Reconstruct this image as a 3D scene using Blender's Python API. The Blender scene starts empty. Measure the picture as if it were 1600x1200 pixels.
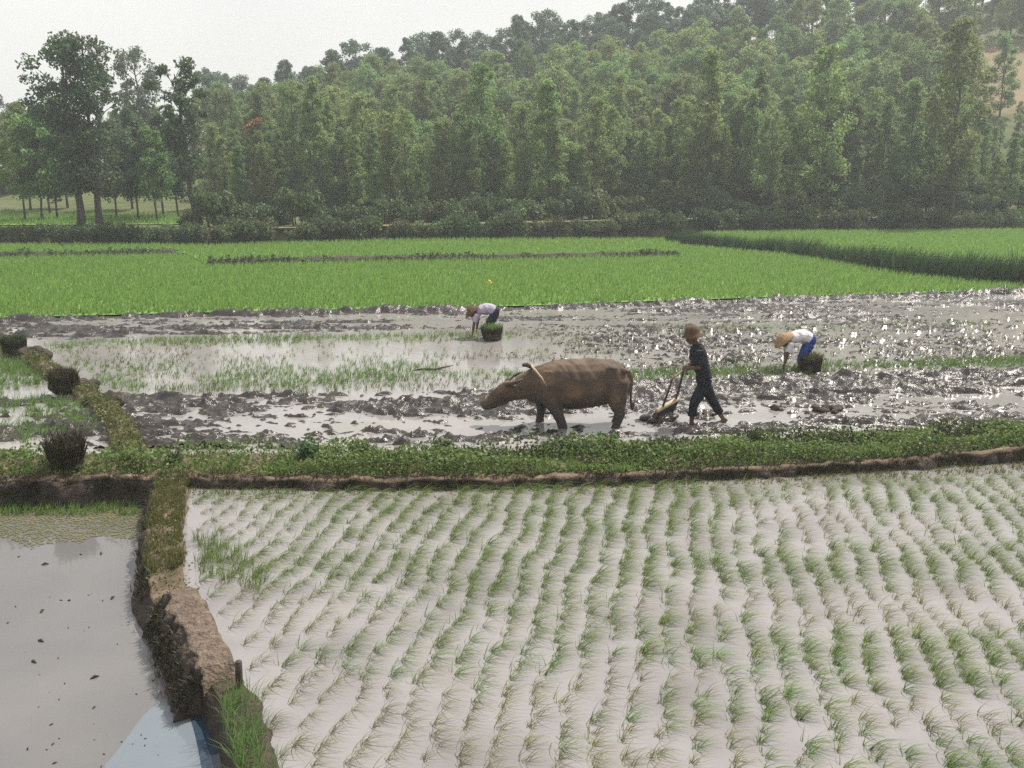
import bpy, math, random
import numpy as np
from mathutils import Vector, Matrix

random.seed(7)
RNG = np.random.default_rng(11)
scene = bpy.context.scene
COL = scene.collection

# ------------------------------------------------------------------ camera, sky, sun, exposure
CAM_H, FPX, HOR = 4.28, 1500.0, 250.0            # camera height (m), focal length and horizon row in photo pixels
PITCH = math.atan((600.0 - HOR) / FPX)
cam = bpy.data.cameras.new("camera")
cam.sensor_width = 36.0
cam.lens = 36.0 * FPX / 1600.0
cam.clip_end = 6000.0
cam_ob = bpy.data.objects.new("camera", cam)
cam_ob.location = (0, 0, CAM_H)
cam_ob.rotation_euler = (math.pi / 2 - PITCH, 0, 0)
COL.objects.link(cam_ob)
scene.camera = cam_ob

SUN_EL, SUN_AZ = math.radians(57), math.radians(46)      # azimuth from +Y (away from the camera) towards +X
world = bpy.data.worlds.new("World")
scene.world = world
world.use_nodes = True
wn, wl = world.node_tree.nodes, world.node_tree.links
wn.clear()
w_out = wn.new("ShaderNodeOutputWorld")
w_bg = wn.new("ShaderNodeBackground")
w_bg.inputs["Strength"].default_value = 0.1
w_sky = wn.new("ShaderNodeTexSky")
w_sky.sky_type = "NISHITA"
w_sky.sun_disc = False
w_sky.sun_elevation = SUN_EL
w_sky.sun_rotation = SUN_AZ
w_sky.dust_density = 4.0
w_sky.air_density = 1.2
w_tc = wn.new("ShaderNodeTexCoord")
w_noise = wn.new("ShaderNodeTexNoise")
w_noise.inputs["Scale"].default_value = 2.2
w_noise.inputs["Detail"].default_value = 5.0
w_ramp = wn.new("ShaderNodeValToRGB")
w_ramp.color_ramp.elements[0].position = 0.3
w_ramp.color_ramp.elements[0].color = (6.9, 6.75, 6.55, 1)
w_ramp.color_ramp.elements[1].position = 0.72
w_ramp.color_ramp.elements[1].color = (9.0, 8.75, 8.4, 1)
w_mix = wn.new("ShaderNodeMixRGB")
w_mix.inputs[0].default_value = 0.82
wl.new(w_tc.outputs["Generated"], w_noise.inputs["Vector"])
wl.new(w_noise.outputs["Fac"], w_ramp.inputs["Fac"])
wl.new(w_sky.outputs["Color"], w_mix.inputs[1])
wl.new(w_ramp.outputs["Color"], w_mix.inputs[2])
wl.new(w_mix.outputs["Color"], w_bg.inputs["Color"])
wl.new(w_bg.outputs["Background"], w_out.inputs["Surface"])

sun = bpy.data.lights.new("sun", "SUN")
sun.energy = 5.0
sun.angle = math.radians(0.6)
sun.color = (1.0, 0.94, 0.84)
sun_ob = bpy.data.objects.new("sun", sun)
sun_dir = Vector((math.sin(SUN_AZ) * math.cos(SUN_EL), math.cos(SUN_AZ) * math.cos(SUN_EL), math.sin(SUN_EL)))
sun_ob.rotation_euler = sun_dir.to_track_quat("Z", "Y").to_euler()
sun_ob.location = (20, 40, 60)
COL.objects.link(sun_ob)

scene.view_settings.view_transform = "Standard"
scene.view_settings.look = "None"
scene.view_settings.exposure = 0.42
scene.view_settings.gamma = 1.0
scene.view_settings.use_curve_mapping = False
scene.cycles.use_denoising = False
scene.cycles.max_bounces = 6
scene.cycles.transparent_max_bounces = 4
scene.cycles.volume_bounces = 0
scene.cycles.sample_clamp_indirect = 4.0
scene.cycles.sample_clamp_direct = 3.0

# ------------------------------------------------------------------ helpers
def G(px, py, z=0.0):
    """ground point seen at a photo pixel, at height z"""
    u, v = (px - 800) / FPX, (600 - py) / FPX
    dy = math.cos(PITCH) + v * math.sin(PITCH)
    dz = -math.sin(PITCH) + v * math.cos(PITCH)
    t = (z - CAM_H) / dz
    return Vector((u * t, dy * t, z))

def ZAT(py, Y):
    v = (600 - py) / FPX
    dy = math.cos(PITCH) + v * math.sin(PITCH)
    dz = -math.sin(PITCH) + v * math.cos(PITCH)
    return CAM_H + dz * Y / dy

def XAT(px, Y, z=0.0):
    # world x of an upright seen at column px, standing at depth Y
    depth = Y * math.cos(PITCH) - (z - CAM_H) * math.sin(PITCH)
    return (px - 800) / FPX * depth

def tag(o, label=None, cat=None, group=None, kind=None):
    if label: o["label"] = label
    if cat: o["category"] = cat
    if group: o["group"] = group
    if kind: o["kind"] = kind
    return o

def link(name, me, mat=None, parent=None, loc=None, rot=None, scale=None):
    o = bpy.data.objects.new(name, me)
    if mat is not None and me is not None and len(me.materials) == 0:
        me.materials.append(mat)
    if parent: o.parent = parent
    if loc is not None: o.location = loc
    if rot is not None: o.rotation_euler = rot
    if scale is not None: o.scale = scale if hasattr(scale, "__len__") else (scale,) * 3
    COL.objects.link(o)
    return o

def empty(name, loc=(0, 0, 0), rot=(0, 0, 0), scale=1.0):
    o = link(name, None, loc=loc, rot=rot, scale=scale)
    o.empty_display_size = 0.1
    return o

def np_mesh(name, V, F, smooth=False):
    """V (n,3); F (m,k) array of equal-sized faces"""
    V = np.asarray(V, np.float32); F = np.asarray(F, np.int32)
    me = bpy.data.meshes.new(name)
    me.vertices.add(len(V)); me.vertices.foreach_set("co", V.ravel())
    m, k = F.shape
    me.loops.add(m * k); me.loops.foreach_set("vertex_index", F.ravel())
    me.polygons.add(m)
    me.polygons.foreach_set("loop_start", np.arange(0, m * k, k, dtype=np.int32))
    me.polygons.foreach_set("loop_total", np.full(m, k, np.int32))
    if smooth: me.polygons.foreach_set("use_smooth", np.ones(m, bool))
    me.update(calc_edges=True)
    return me

class MB:
    def __init__(s): s.v = []; s.f = []
    def add(s, V, F):
        n = len(s.v); s.v += [tuple(p) for p in V]; s.f += [tuple(i + n for i in f) for f in F]
    def mesh(s, name="mesh", smooth=True):
        me = bpy.data.meshes.new(name); me.from_pydata(s.v, [], s.f)
        if smooth:
            me.polygons.foreach_set("use_smooth", np.ones(len(s.f), bool))
        me.update(); return me

def loft(points, radii, sides=8, side=(0, 1, 0), caps=True):
    """closed tube through points; radii are r or (a along side, b across)"""
    pts = [Vector(p) for p in points]; V = []; F = []; n = len(pts); S = Vector(side)
    for i, p in enumerate(pts):
        t = (pts[min(i + 1, n - 1)] - pts[max(i - 1, 0)])
        t = t.normalized() if t.length > 1e-9 else Vector((0, 0, 1))
        s = S - S.dot(t) * t
        if s.length < 0.05:
            s = Vector((1, 0, 0)) - t.x * t
        s.normalize(); b = t.cross(s)
        r = radii[i]; ra, rb = r if hasattr(r, "__len__") else (r, r)
        for k in range(sides):
            a = 2 * math.pi * k / sides
            V.append(p + s * (ra * math.cos(a)) + b * (rb * math.sin(a)))
    for i in range(n - 1):
        for k in range(sides):
            k2 = (k + 1) % sides
            F.append((i * sides + k, i * sides + k2, (i + 1) * sides + k2, (i + 1) * sides + k))
    if caps:
        F.append(tuple(reversed(range(sides)))); F.append(tuple((n - 1) * sides + k for k in range(sides)))
    return V, F

def ball(c, r, sides=10, rings=7):
    """ellipsoid as a loft; r = (x,y,z)"""
    V = []; F = []; c = Vector(c)
    for i in range(rings + 1):
        a = math.pi * i / rings
        rr = max(math.sin(a), 0.02)
        for k in range(sides):
            b = 2 * math.pi * k / sides
            V.append(c + Vector((r[0] * rr * math.cos(b), r[1] * rr * math.sin(b), -r[2] * math.cos(a))))
    for i in range(rings):
        for k in range(sides):
            k2 = (k + 1) % sides
            F.append((i * sides + k, i * sides + k2, (i + 1) * sides + k2, (i + 1) * sides + k))
    F.append(tuple(reversed(range(sides)))); F.append(tuple(rings * sides + k for k in range(sides)))
    return V, F

def box(c, half, rotz=0.0):
    c = Vector(c); m = Matrix.Rotation(rotz, 3, "Z"); V = []
    for z in (-1, 1):
        for x, y in ((-1, -1), (1, -1), (1, 1), (-1, 1)):
            V.append(c + m @ Vector((x * half[0], y * half[1], z * half[2])))
    return V, [(3, 2, 1, 0), (4, 5, 6, 7), (0, 1, 5, 4), (1, 2, 6, 5), (2, 3, 7, 6), (3, 0, 4, 7)]

def lathe(profile, sides=20):
    V = []; F = []; n = len(profile)
    for r, z in profile:
        for k in range(sides):
            a = 2 * math.pi * k / sides
            V.append((r * math.cos(a), r * math.sin(a), z))
    for i in range(n - 1):
        for k in range(sides):
            k2 = (k + 1) % sides
            F.append((i * sides + k, i * sides + k2, (i + 1) * sides + k2, (i + 1) * sides + k))
    return V, F

def fused(parts, voxel, smooth_it=3, name="body"):
    """one continuous skin round overlapping closed shapes"""
    mb = MB()
    for V, F in parts: mb.add(V, F)
    me = mb.mesh("tmp"); o = bpy.data.objects.new("tmp", me); COL.objects.link(o)
    r = o.modifiers.new("r", "REMESH"); r.mode = "VOXEL"; r.voxel_size = voxel
    s = o.modifiers.new("s", "SMOOTH"); s.factor = 0.5; s.iterations = smooth_it
    dg = bpy.context.evaluated_depsgraph_get(); dg.update()
    out = bpy.data.meshes.new_from_object(o.evaluated_get(dg))
    out.name = name
    bpy.data.objects.remove(o); bpy.data.meshes.remove(me)
    out.polygons.foreach_set("use_smooth", np.ones(len(out.polygons), bool))
    return out

# ---- numpy value noise
_T = np.random.default_rng(3).random((256, 256)).astype(np.float32)
def vnoise(x, y):
    xi = np.floor(x).astype(int); yi = np.floor(y).astype(int)
    fx = x - xi; fy = y - yi
    fx = fx * fx * (3 - 2 * fx); fy = fy * fy * (3 - 2 * fy)
    a = _T[xi & 255, yi & 255]; b = _T[(xi + 1) & 255, yi & 255]
    c = _T[xi & 255, (yi + 1) & 255]; d = _T[(xi + 1) & 255, (yi + 1) & 255]
    return (a * (1 - fx) + b * fx) * (1 - fy) + (c * (1 - fx) + d * fx) * fy
def fbm(x, y, o=4):
    s = 0; a = 1.0; t = 0
    for i in range(o):
        s = s + a * vnoise(x * 2 ** i + 17.3 * i, y * 2 ** i + 9.1 * i); t += a; a *= 0.5
    return s / t
def sstep(x, a, b):
    t = np.clip((x - a) / (b - a), 0, 1); return t * t * (3 - 2 * t)

def grid_mesh(name, X, Y, Z, smooth=True):
    ny, nx = X.shape
    V = np.stack([X, Y, Z], -1).reshape(-1, 3)
    i = np.arange(ny * nx).reshape(ny, nx)
    F = np.stack([i[:-1, :-1], i[:-1, 1:], i[1:, 1:], i[1:, :-1]], -1).reshape(-1, 4)
    return np_mesh(name, V, F, smooth)

def leaf_cloud(C, size, stretch=0.5, droop=0.0, rng=RNG, updir=0.35):
    """diamond leaves at points C"""
    n = len(C)
    size = np.broadcast_to(size, (n,))[:, None] * (0.6 + 0.8 * rng.random((n, 1)))
    d = rng.normal(size=(n, 3)); d[:, 2] -= droop; d /= np.linalg.norm(d, axis=1, keepdims=True)
    nrm = rng.normal(size=(n, 3)); nrm[:, 2] = np.abs(nrm[:, 2]) + updir
    s = np.cross(d, nrm); s /= np.linalg.norm(s, axis=1, keepdims=True) + 1e-9
    V = np.empty((n, 4, 3))
    V[:, 0] = C - d * size * .5; V[:, 2] = C + d * size * .5
    V[:, 1] = C + s * size * stretch * .5; V[:, 3] = C - s * size * stretch * .5
    F = np.arange(n * 4).reshape(n, 4)
    return V.reshape(-1, 3), F

def blades(B, height, width, lean=(0, 0), spread=0.5, per=5, rng=RNG, base_r=0.03, curl=0.35):
    """grass blades: each a folded strip of two quads + tip (as 2 quads, tip narrowed)"""
    n = len(B); B = np.repeat(B, per, 0); h = np.repeat(np.broadcast_to(height, (n,)), per)
    N = len(B)
    h = h * (0.6 + 0.6 * rng.random(N))
    a = rng.random(N) * 2 * math.pi
    out = np.stack([np.cos(a), np.sin(a)], 1) * (spread * rng.random((N, 1))) + np.asarray(lean)
    base = B + np.concatenate([np.stack([np.cos(a), np.sin(a)], 1) * base_r * rng.random((N, 1)), np.zeros((N, 1))], 1)
    b = rng.random(N) * math.pi
    w = np.stack([np.cos(b), np.sin(b), np.zeros(N)], 1) * (width * (0.7 + .6 * rng.random(N)))[:, None] * .5
    V = np.empty((N, 6, 3))
    for k, (t, ww) in enumerate(((0, 1), (.55, .8), (1, .12))):
        off = np.concatenate([out * (t ** 1.7) * h[:, None], (h * (t - curl * t ** 2.5 * np.linalg.norm(out, axis=1)))[:, None]], 1)
        V[:, 2 * k] = base + off - w * ww; V[:, 2 * k + 1] = base + off + w * ww
    i = np.arange(N)[:, None] * 6
    F = np.concatenate([i + np.array([[0, 1, 3, 2]]), i + np.array([[2, 3, 5, 4]])], 0)
    return V.reshape(-1, 3), F

def spikes(B, height, width, lean=(0, 0), spread=0.4, per=4, rng=RNG, base_r=0.05):
    """cheap far grass: one triangle a blade"""
    B = np.repeat(B, per, 0); N = len(B)
    h = np.repeat(np.broadcast_to(height, (N // per,)), per) * (0.6 + .6 * rng.random(N))
    a = rng.random(N) * 2 * math.pi; dirv = np.stack([np.cos(a), np.sin(a)], 1)
    base = B.copy(); base[:, :2] += dirv * base_r * rng.random((N, 1))
    b = rng.random(N) * math.pi
    w = np.stack([np.cos(b), np.sin(b), np.zeros(N)], 1) * width * .5
    tip = base.copy(); tip[:, :2] += (dirv * spread * rng.random((N, 1)) + np.asarray(lean)) * h[:, None]; tip[:, 2] += h
    V = np.stack([base - w, base + w, tip], 1).reshape(-1, 3)
    return V, np.arange(N * 3).reshape(N, 3)

def rumple(me, amp, wl, seed=0.0):
    """press shallow folds and unevenness into a skin or cloth mesh"""
    n = len(me.vertices); co = np.empty(n * 3, np.float32); no = np.empty(n * 3, np.float32)
    me.vertices.foreach_get("co", co); me.vertex_normals.foreach_get("vector", no); co = co.reshape(-1, 3); no = no.reshape(-1, 3)
    f = fbm(co[:, 0] / wl + co[:, 1] * .7 / wl + seed, co[:, 2] / wl * .8 - co[:, 1] * .6 / wl + seed * 3, 3) - .5
    me.vertices.foreach_set("co", (co + no * (f * 2 * amp)[:, None]).astype(np.float32).ravel()); me.update(); return me

# ------------------------------------------------------------------ materials
def new_mat(name):
    m = bpy.data.materials.new(name); m.use_nodes = True
    nt = m.node_tree; nt.nodes.clear()
    out = nt.nodes.new("ShaderNodeOutputMaterial")
    return m, nt.nodes, nt.links, out

def ramp(n, stops):
    r = n.new("ShaderNodeValToRGB"); el = r.color_ramp.elements
    while len(el) < len(stops): el.new(0.5)
    for e, (p, c) in zip(el, stops): e.position = p; e.color = (*c, 1)
    return r

def noise_mat(name, stops, scale=4.0, rough=0.8, spec=0.3, bump=0.3, bscale=30.0, detail=6.0, dist=0.02, vscale=(1, 1, 1), rough2=None):
    m, n, l, out = new_mat(name)
    tc = n.new("ShaderNodeTexCoord"); mp = n.new("ShaderNodeMapping"); mp.inputs["Scale"].default_value = vscale
    l.new(tc.outputs["Object"], mp.inputs["Vector"])
    ns = n.new("ShaderNodeTexNoise"); ns.inputs["Scale"].default_value = scale; ns.inputs["Detail"].default_value = detail
    l.new(mp.outputs["Vector"], ns.inputs["Vector"])
    r = ramp(n, stops); l.new(ns.outputs["Fac"], r.inputs["Fac"])
    p = n.new("ShaderNodeBsdfPrincipled")
    p.inputs["Roughness"].default_value = rough
    p.inputs["Specular IOR Level"].default_value = spec
    l.new(r.outputs["Color"], p.inputs["Base Color"])
    if rough2 is not None:
        mr = n.new("ShaderNodeMapRange"); mr.inputs[1].default_value = .35; mr.inputs[2].default_value = .65
        mr.inputs[3].default_value = rough; mr.inputs[4].default_value = rough2
        l.new(ns.outputs["Fac"], mr.inputs[0]); l.new(mr.outputs[0], p.inputs["Roughness"])
    if bump:
        n2 = n.new("ShaderNodeTexNoise"); n2.inputs["Scale"].default_value = bscale; n2.inputs["Detail"].default_value = 5
        l.new(mp.outputs["Vector"], n2.inputs["Vector"])
        b = n.new("ShaderNodeBump"); b.inputs["Strength"].default_value = bump; b.inputs["Distance"].default_value = dist
        l.new(n2.outputs["Fac"], b.inputs["Height"]); l.new(b.outputs["Normal"], p.inputs["Normal"])
    l.new(p.outputs["BSDF"], out.inputs["Surface"])
    return m

def leaf_mat(name, dark, light, trans=0.35, var=0.12, rough=0.55):
    m, n, l, out = new_mat(name)
    g = n.new("ShaderNodeNewGeometry"); oi = n.new("ShaderNodeObjectInfo")
    r = ramp(n, ((0, dark), (1, light))); l.new(g.outputs["Random Per Island"], r.inputs["Fac"])
    hs = n.new("ShaderNodeHueSaturation")
    mr = n.new("ShaderNodeMapRange"); mr.inputs[3].default_value = .5 - var * .25; mr.inputs[4].default_value = .5 + var * .25
    l.new(oi.outputs["Random"], mr.inputs[0]); l.new(mr.outputs[0], hs.inputs["Hue"])
    mv = n.new("ShaderNodeMapRange"); mv.inputs[3].default_value = 1 - var * 2; mv.inputs[4].default_value = 1 + var * 2
    ma = n.new("ShaderNodeMath"); ma.operation = "MULTIPLY"; ma.inputs[1].default_value = 7.31
    mf = n.new("ShaderNodeMath"); mf.operation = "FRACT"
    l.new(oi.outputs["Random"], ma.inputs[0]); l.new(ma.outputs[0], mf.inputs[0]); l.new(mf.outputs[0], mv.inputs[0])
    l.new(mv.outputs[0], hs.inputs["Value"]); l.new(r.outputs["Color"], hs.inputs["Color"])
    p = n.new("ShaderNodeBsdfPrincipled"); p.inputs["Roughness"].default_value = rough; p.inputs["Specular IOR Level"].default_value = .3
    t = n.new("ShaderNodeBsdfTranslucent")
    mx = n.new("ShaderNodeMixShader"); mx.inputs[0].default_value = trans
    l.new(hs.outputs["Color"], p.inputs["Base Color"]); l.new(hs.outputs["Color"], t.inputs["Color"])
    l.new(p.outputs["BSDF"], mx.inputs[1]); l.new(t.outputs["BSDF"], mx.inputs[2])
    l.new(mx.outputs[0], out.inputs["Surface"])
    return m

def water_mat(name, stops, scale=0.35, rough=0.06, bump=0.06, bscale=6.0, vscale=(1, 1, 1)):
    m = noise_mat(name, stops, scale, rough, 0.5, bump, bscale, 5, 0.03, vscale)
    for nd in m.node_tree.nodes:
        if nd.type == "BSDF_PRINCIPLED": nd.inputs["IOR"].default_value = 1.33
    return m

M = {}
M["ground"] = noise_mat("soil_and_scrub", ((.3, (.05, .07, .025)), (.55, (.09, .11, .04)), (.75, (.14, .11, .06))), .8, .9, .2, .4, 6)
M["mud"] = noise_mat("wet_mud", ((.3, (.015, .0125, .011)), (.7, (.045, .037, .032))), 2.2, .10, .42, .6, 22, 6, .03, rough2=.26)
M["water"] = water_mat("muddy_water", ((.3, (.19, .18, .175)), (.55, (.235, .225, .22)), (.75, (.19, .185, .145))), .5, vscale=(1, 1.6, 1))
M["water_front"] = water_mat("silty_paddy_water", ((.3, (.172, .161, .163)), (.55, (.232, .221, .226)), (.8, (.19, .176, .16))), .9)
M["water_pond"] = water_mat("silty_pond_water", ((.3, (.10, .098, .10)), (.7, (.15, .146, .148))), .45, .05, .04, 5)
M["water_sky"] = water_mat("sky_painted_water", ((.3, (.12, .145, .17)), (.7, (.16, .185, .21))), .9, .05, .04, 5)  # blue of the reflected sky put into the base colour
M["algae"] = noise_mat("algae_scum", ((.3, (.09, .10, .035)), (.6, (.14, .135, .06)), (.8, (.17, .14, .09))), 2.5, .45, .4, .3, 20)
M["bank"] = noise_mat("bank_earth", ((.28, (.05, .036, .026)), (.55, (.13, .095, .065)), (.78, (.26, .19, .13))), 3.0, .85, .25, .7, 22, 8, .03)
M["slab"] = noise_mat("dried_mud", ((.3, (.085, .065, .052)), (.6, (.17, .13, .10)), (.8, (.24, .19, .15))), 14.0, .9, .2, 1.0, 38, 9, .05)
M["darkbank"] = noise_mat("dark_bank_earth", ((.3, (.03, .024, .02)), (.6, (.07, .052, .04)), (.8, (.085, .062, .045))), 9.0, .75, .3, 1.0, 30, 9, .06)  # darker earth for bank faces, low ridges and earth heaps
M["field_green"] = noise_mat("rice_field_floor", ((.3, (.10, .20, .045)), (.7, (.15, .26, .065))), .5, .8, .2, .4, 10)
M["bark"] = noise_mat("bark", ((.3, (.035, .03, .025)), (.7, (.09, .08, .065))), 5, .9, .2, .5, 20, vscale=(1, 1, .2))
M["bark_pale"] = noise_mat("pale_bark", ((.3, (.12, .11, .09)), (.7, (.24, .22, .19))), 5, .9, .2, .4, 20, vscale=(1, 1, .2))
M["leaf_tall"] = leaf_mat("dark_tree_leaf", (.05, .085, .042), (.11, .17, .075), .45)
M["leaf_mid"] = leaf_mat("forest_leaf", (.12, .185, .065), (.24, .33, .105), .58, .13)
M["leaf_pale"] = leaf_mat("plantation_leaf", (.27, .37, .14), (.42, .54, .21), .6, .08)
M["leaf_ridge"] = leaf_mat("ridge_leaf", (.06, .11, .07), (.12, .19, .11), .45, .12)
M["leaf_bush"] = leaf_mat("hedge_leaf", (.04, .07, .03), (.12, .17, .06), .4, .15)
M["leaf_herb"] = leaf_mat("bund_herb_leaf", (.07, .12, .035), (.21, .30, .085), .45)
M["rice"] = leaf_mat("rice_blade", (.10, .18, .045), (.20, .30, .09), .5, .05)
M["rice_far"] = leaf_mat("green_rice_blade", (.155, .27, .055), (.25, .39, .105), .5, .0)
M["seedling"] = leaf_mat("seedling_blade", (.09, .15, .04), (.21, .29, .09), .5, .12)
M["seedling_pale"] = leaf_mat("pale_seedling_blade", (.13, .14, .055), (.24, .25, .10), .45, .12)
M["grass_dark"] = leaf_mat("reed_blade", (.025, .06, .02), (.075, .125, .05), .3, .1)
M["grass_olive"] = leaf_mat("olive_grass", (.07, .09, .03), (.16, .17, .06), .35, .1)
M["hide"] = noise_mat("buffalo_hide", ((.3, (.045, .032, .025)), (.55, (.095, .064, .043)), (.8, (.19, .125, .072))), 3.2, .75, .3, .4, 60, 7, .01)
M["horn"] = noise_mat("horn", ((.3, (.03, .025, .02)), (.7, (.07, .06, .05))), 12, .6, .4, .2, 40)
M["wood"] = noise_mat("weathered_wood", ((.3, (.16, .12, .08)), (.7, (.34, .27, .19))), 14, .8, .2, .3, 60, vscale=(1, 1, .15))
M["wood_pale"] = noise_mat("pale_worn_wood", ((.3, (.36, .29, .2)), (.7, (.55, .46, .33))), 14, .7, .2, .3, 60)
M["wood_dark"] = noise_mat("muddy_wood", ((.3, (.03, .025, .02)), (.7, (.08, .065, .05))), 14, .7, .3, .3, 60)
M["skin"] = noise_mat("tanned_skin", ((.3, (.09, .048, .032)), (.7, (.14, .077, .05))), 12, .6, .3, .1, 80)
M["cloth_black"] = noise_mat("black_cloth", ((.3, (.012, .013, .018)), (.7, (.03, .032, .04))), 20, .9, .1, .3, 120)
M["cloth_white"] = noise_mat("pale_cloth", ((.3, (.5, .48, .50)), (.7, (.66, .64, .64))), 9, .9, .1, .4, 60)
M["cloth_lilac"] = noise_mat("lilac_checked_cloth", ((.3, (.28, .24, .33)), (.7, (.46, .42, .50))), 22, .9, .1, .4, 60)
M["cloth_blue"] = noise_mat("blue_cloth", ((.3, (.02, .045, .17)), (.7, (.04, .08, .27))), 9, .9, .1, .4, 60)
M["cloth_navy"] = noise_mat("dark_cloth", ((.3, (.015, .016, .03)), (.7, (.035, .035, .055))), 9, .9, .1, .4, 60)
M["straw"] = noise_mat("straw", ((.3, (.20, .125, .07)), (.7, (.36, .24, .13))), 20, .8, .2, .4, 90)
M["straw_dark"] = noise_mat("brown_straw", ((.3, (.06, .036, .022)), (.7, (.13, .075, .045))), 20, .8, .2, .4, 90)
M["basket"] = noise_mat("dark_wicker", ((.3, (.025, .018, .013)), (.7, (.08, .056, .038))), 30, .8, .2, .5, 90)
M["eye"] = noise_mat("dark_eye", ((.3, (.01, .01, .01)), (.7, (.02, .02, .02))), 5, .2, .5, 0)
M["orange_leaf"] = leaf_mat("withered_leaf", (.22, .10, .05), (.38, .17, .08), .3, .0)
M["yellow"] = leaf_mat("yellow_petal", (.75, .6, .1), (.85, .72, .2), .3, .0)
M["stone"] = noise_mat("pale_stone", ((.3, (.5, .48, .45)), (.7, (.7, .68, .65))), 8, .8, .2, .3, 30)

# legs and belly of the buffalo carry drying mud (a stain on the animal)
n, l = M["hide"].node_tree.nodes, M["hide"].node_tree.links
prin = next(k for k in n if k.type == "BSDF_PRINCIPLED"); old = prin.inputs["Base Color"].links[0].from_socket
tcn = n.new("ShaderNodeTexCoord"); sx = n.new("ShaderNodeSeparateXYZ"); nz = n.new("ShaderNodeTexNoise"); nz.inputs["Scale"].default_value = 6; nz.inputs["Detail"].default_value = 6
l.new(tcn.outputs["Object"], sx.inputs[0]); l.new(tcn.outputs["Object"], nz.inputs["Vector"])
ad = n.new("ShaderNodeMath"); ad.operation = "MULTIPLY_ADD"; ad.inputs[1].default_value = .5; l.new(nz.outputs["Fac"], ad.inputs[0]); l.new(sx.outputs["Z"], ad.inputs[2])
mr = n.new("ShaderNodeMapRange"); mr.inputs[1].default_value = .5; mr.inputs[2].default_value = .72; mr.inputs[3].default_value = 1; mr.inputs[4].default_value = 0; l.new(ad.outputs[0], mr.inputs[0])
mixc = n.new("ShaderNodeMixRGB"); mixc.inputs[2].default_value = (.05, .043, .038, 1); l.new(mr.outputs[0], mixc.inputs[0]); l.new(old, mixc.inputs[1]); l.new(mixc.outputs[0], prin.inputs["Base Color"])

# ------------------------------------------------------------------ terrain: one sheet out to the horizon, with the wooded hill
RX = [-140, -70, -42, -33, -12, 11, 40, 62, 120]
RH = [2.0, 2.0, 2.6, 5.2, 9.6, 12.8, 18.5, 22.5, 25.0]
hx = [0, 340, 620, 1050, 1600]; hy = [381, 383, 376, 363, 359]
_hl = [G(a, b, .1) for a, b in zip([-900] + hx + [2400], [hy[0]] + hy + [hy[-1]])]
def terrain(x, y):
    edge = np.interp(x, [p.x for p in _hl], [p.y + 1.0 for p in _hl])
    z = -1.0 + 1.75 * sstep(y, edge - .8, edge + .6)
    r = np.interp(x, RX, RH)
    up = sstep(y, 60, 122) * .55 + .45 * np.clip((y - 62) / 58, 0, 1)
    down = 1 - sstep(y, 126, 320)
    z = z + r * up * down + (fbm(x * .12, y * .12, 3) - .5) * 1.6 * sstep(y, 64, 90) * down
    return z
def H(x, y): return float(terrain(np.array([float(x)]), np.array([float(y)]))[0])

gx = np.concatenate([np.linspace(-700, -110, 10), np.linspace(-100, 110, 190), np.linspace(120, 700, 10)])
gy = np.concatenate([np.linspace(-60, 44, 14), np.linspace(46, 135, 120), np.linspace(140, 340, 24), np.linspace(380, 1200, 10)])
X, Y = np.meshgrid(gx, gy)
ground = link("ground", grid_mesh("ground", X, Y, terrain(X, Y)), M["ground"])
tag(ground, "scrubby ground rising to the wooded hill behind the paddies", "ground", kind="structure")
# bare orange earth of the hillside clearing belongs to the ground's material
n, l = M["ground"].node_tree.nodes, M["ground"].node_tree.links
prin = next(k for k in n if k.type == "BSDF_PRINCIPLED")
old = prin.inputs["Base Color"].links[0].from_socket
tcn = n.new("ShaderNodeTexCoord"); dist = n.new("ShaderNodeVectorMath"); dist.operation = "DISTANCE"
CLEAR = (48.0, 93.0)
dist.inputs[1].default_value = (CLEAR[0], CLEAR[1], H(*CLEAR))
l.new(tcn.outputs["Object"], dist.inputs[0])
nz = n.new("ShaderNodeTexNoise"); nz.inputs["Scale"].default_value = .35; nz.inputs["Detail"].default_value = 6
l.new(tcn.outputs["Object"], nz.inputs["Vector"])
ad = n.new("ShaderNodeMath"); ad.operation = "MULTIPLY_ADD"; ad.inputs[1].default_value = 14.0
l.new(nz.outputs["Fac"], ad.inputs[0]); l.new(dist.outputs["Value"], ad.inputs[2])
mr = n.new("ShaderNodeMapRange"); mr.inputs[1].default_value = 15.0; mr.inputs[2].default_value = 19.0; mr.inputs[3].default_value = 1; mr.inputs[4].default_value = 0
l.new(ad.outputs[0], mr.inputs[0])
mixc = n.new("ShaderNodeMixRGB"); mixc.inputs[2].default_value = (.21, .155, .095, 1)
l.new(mr.outputs[0], mixc.inputs[0]); l.new(old, mixc.inputs[1]); l.new(mixc.outputs[0], prin.inputs["Base Color"])

# ------------------------------------------------------------------ band edges of the fields, as world curves y(x)
def edge(pts, z=0.0):
    w = [G(px, py, z) for px, py in pts]
    xs = [p.x for p in w]; ys = [p.y for p in w]
    # straight continuation beyond the frame
    s0 = (ys[1] - ys[0]) / (xs[1] - xs[0]); s1 = (ys[-1] - ys[-2]) / (xs[-1] - xs[-2])
    xs = [xs[0] - 20] + xs + [xs[-1] + 20]; ys = [ys[0] - 20 * s0 * .5] + ys + [ys[-1] + 20 * s1 * .5]
    return lambda x: np.interp(x, xs, ys)
E_A = edge([(215, 725), (500, 700), (1000, 682), (1600, 662)])
E_B = edge([(200, 622), (400, 618), (640, 613), (990, 608), (1300, 593), (1600, 582)])
E_C = edge([(60, 532), (400, 522), (700, 516), (1000, 511), (1300, 508), (1600, 496)])
E_D = edge([(0, 498), (400, 488), (800, 480), (1200, 467), (1600, 455)], .05)

Z_FRONT, Z_POND = -0.06, -0.31

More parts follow.
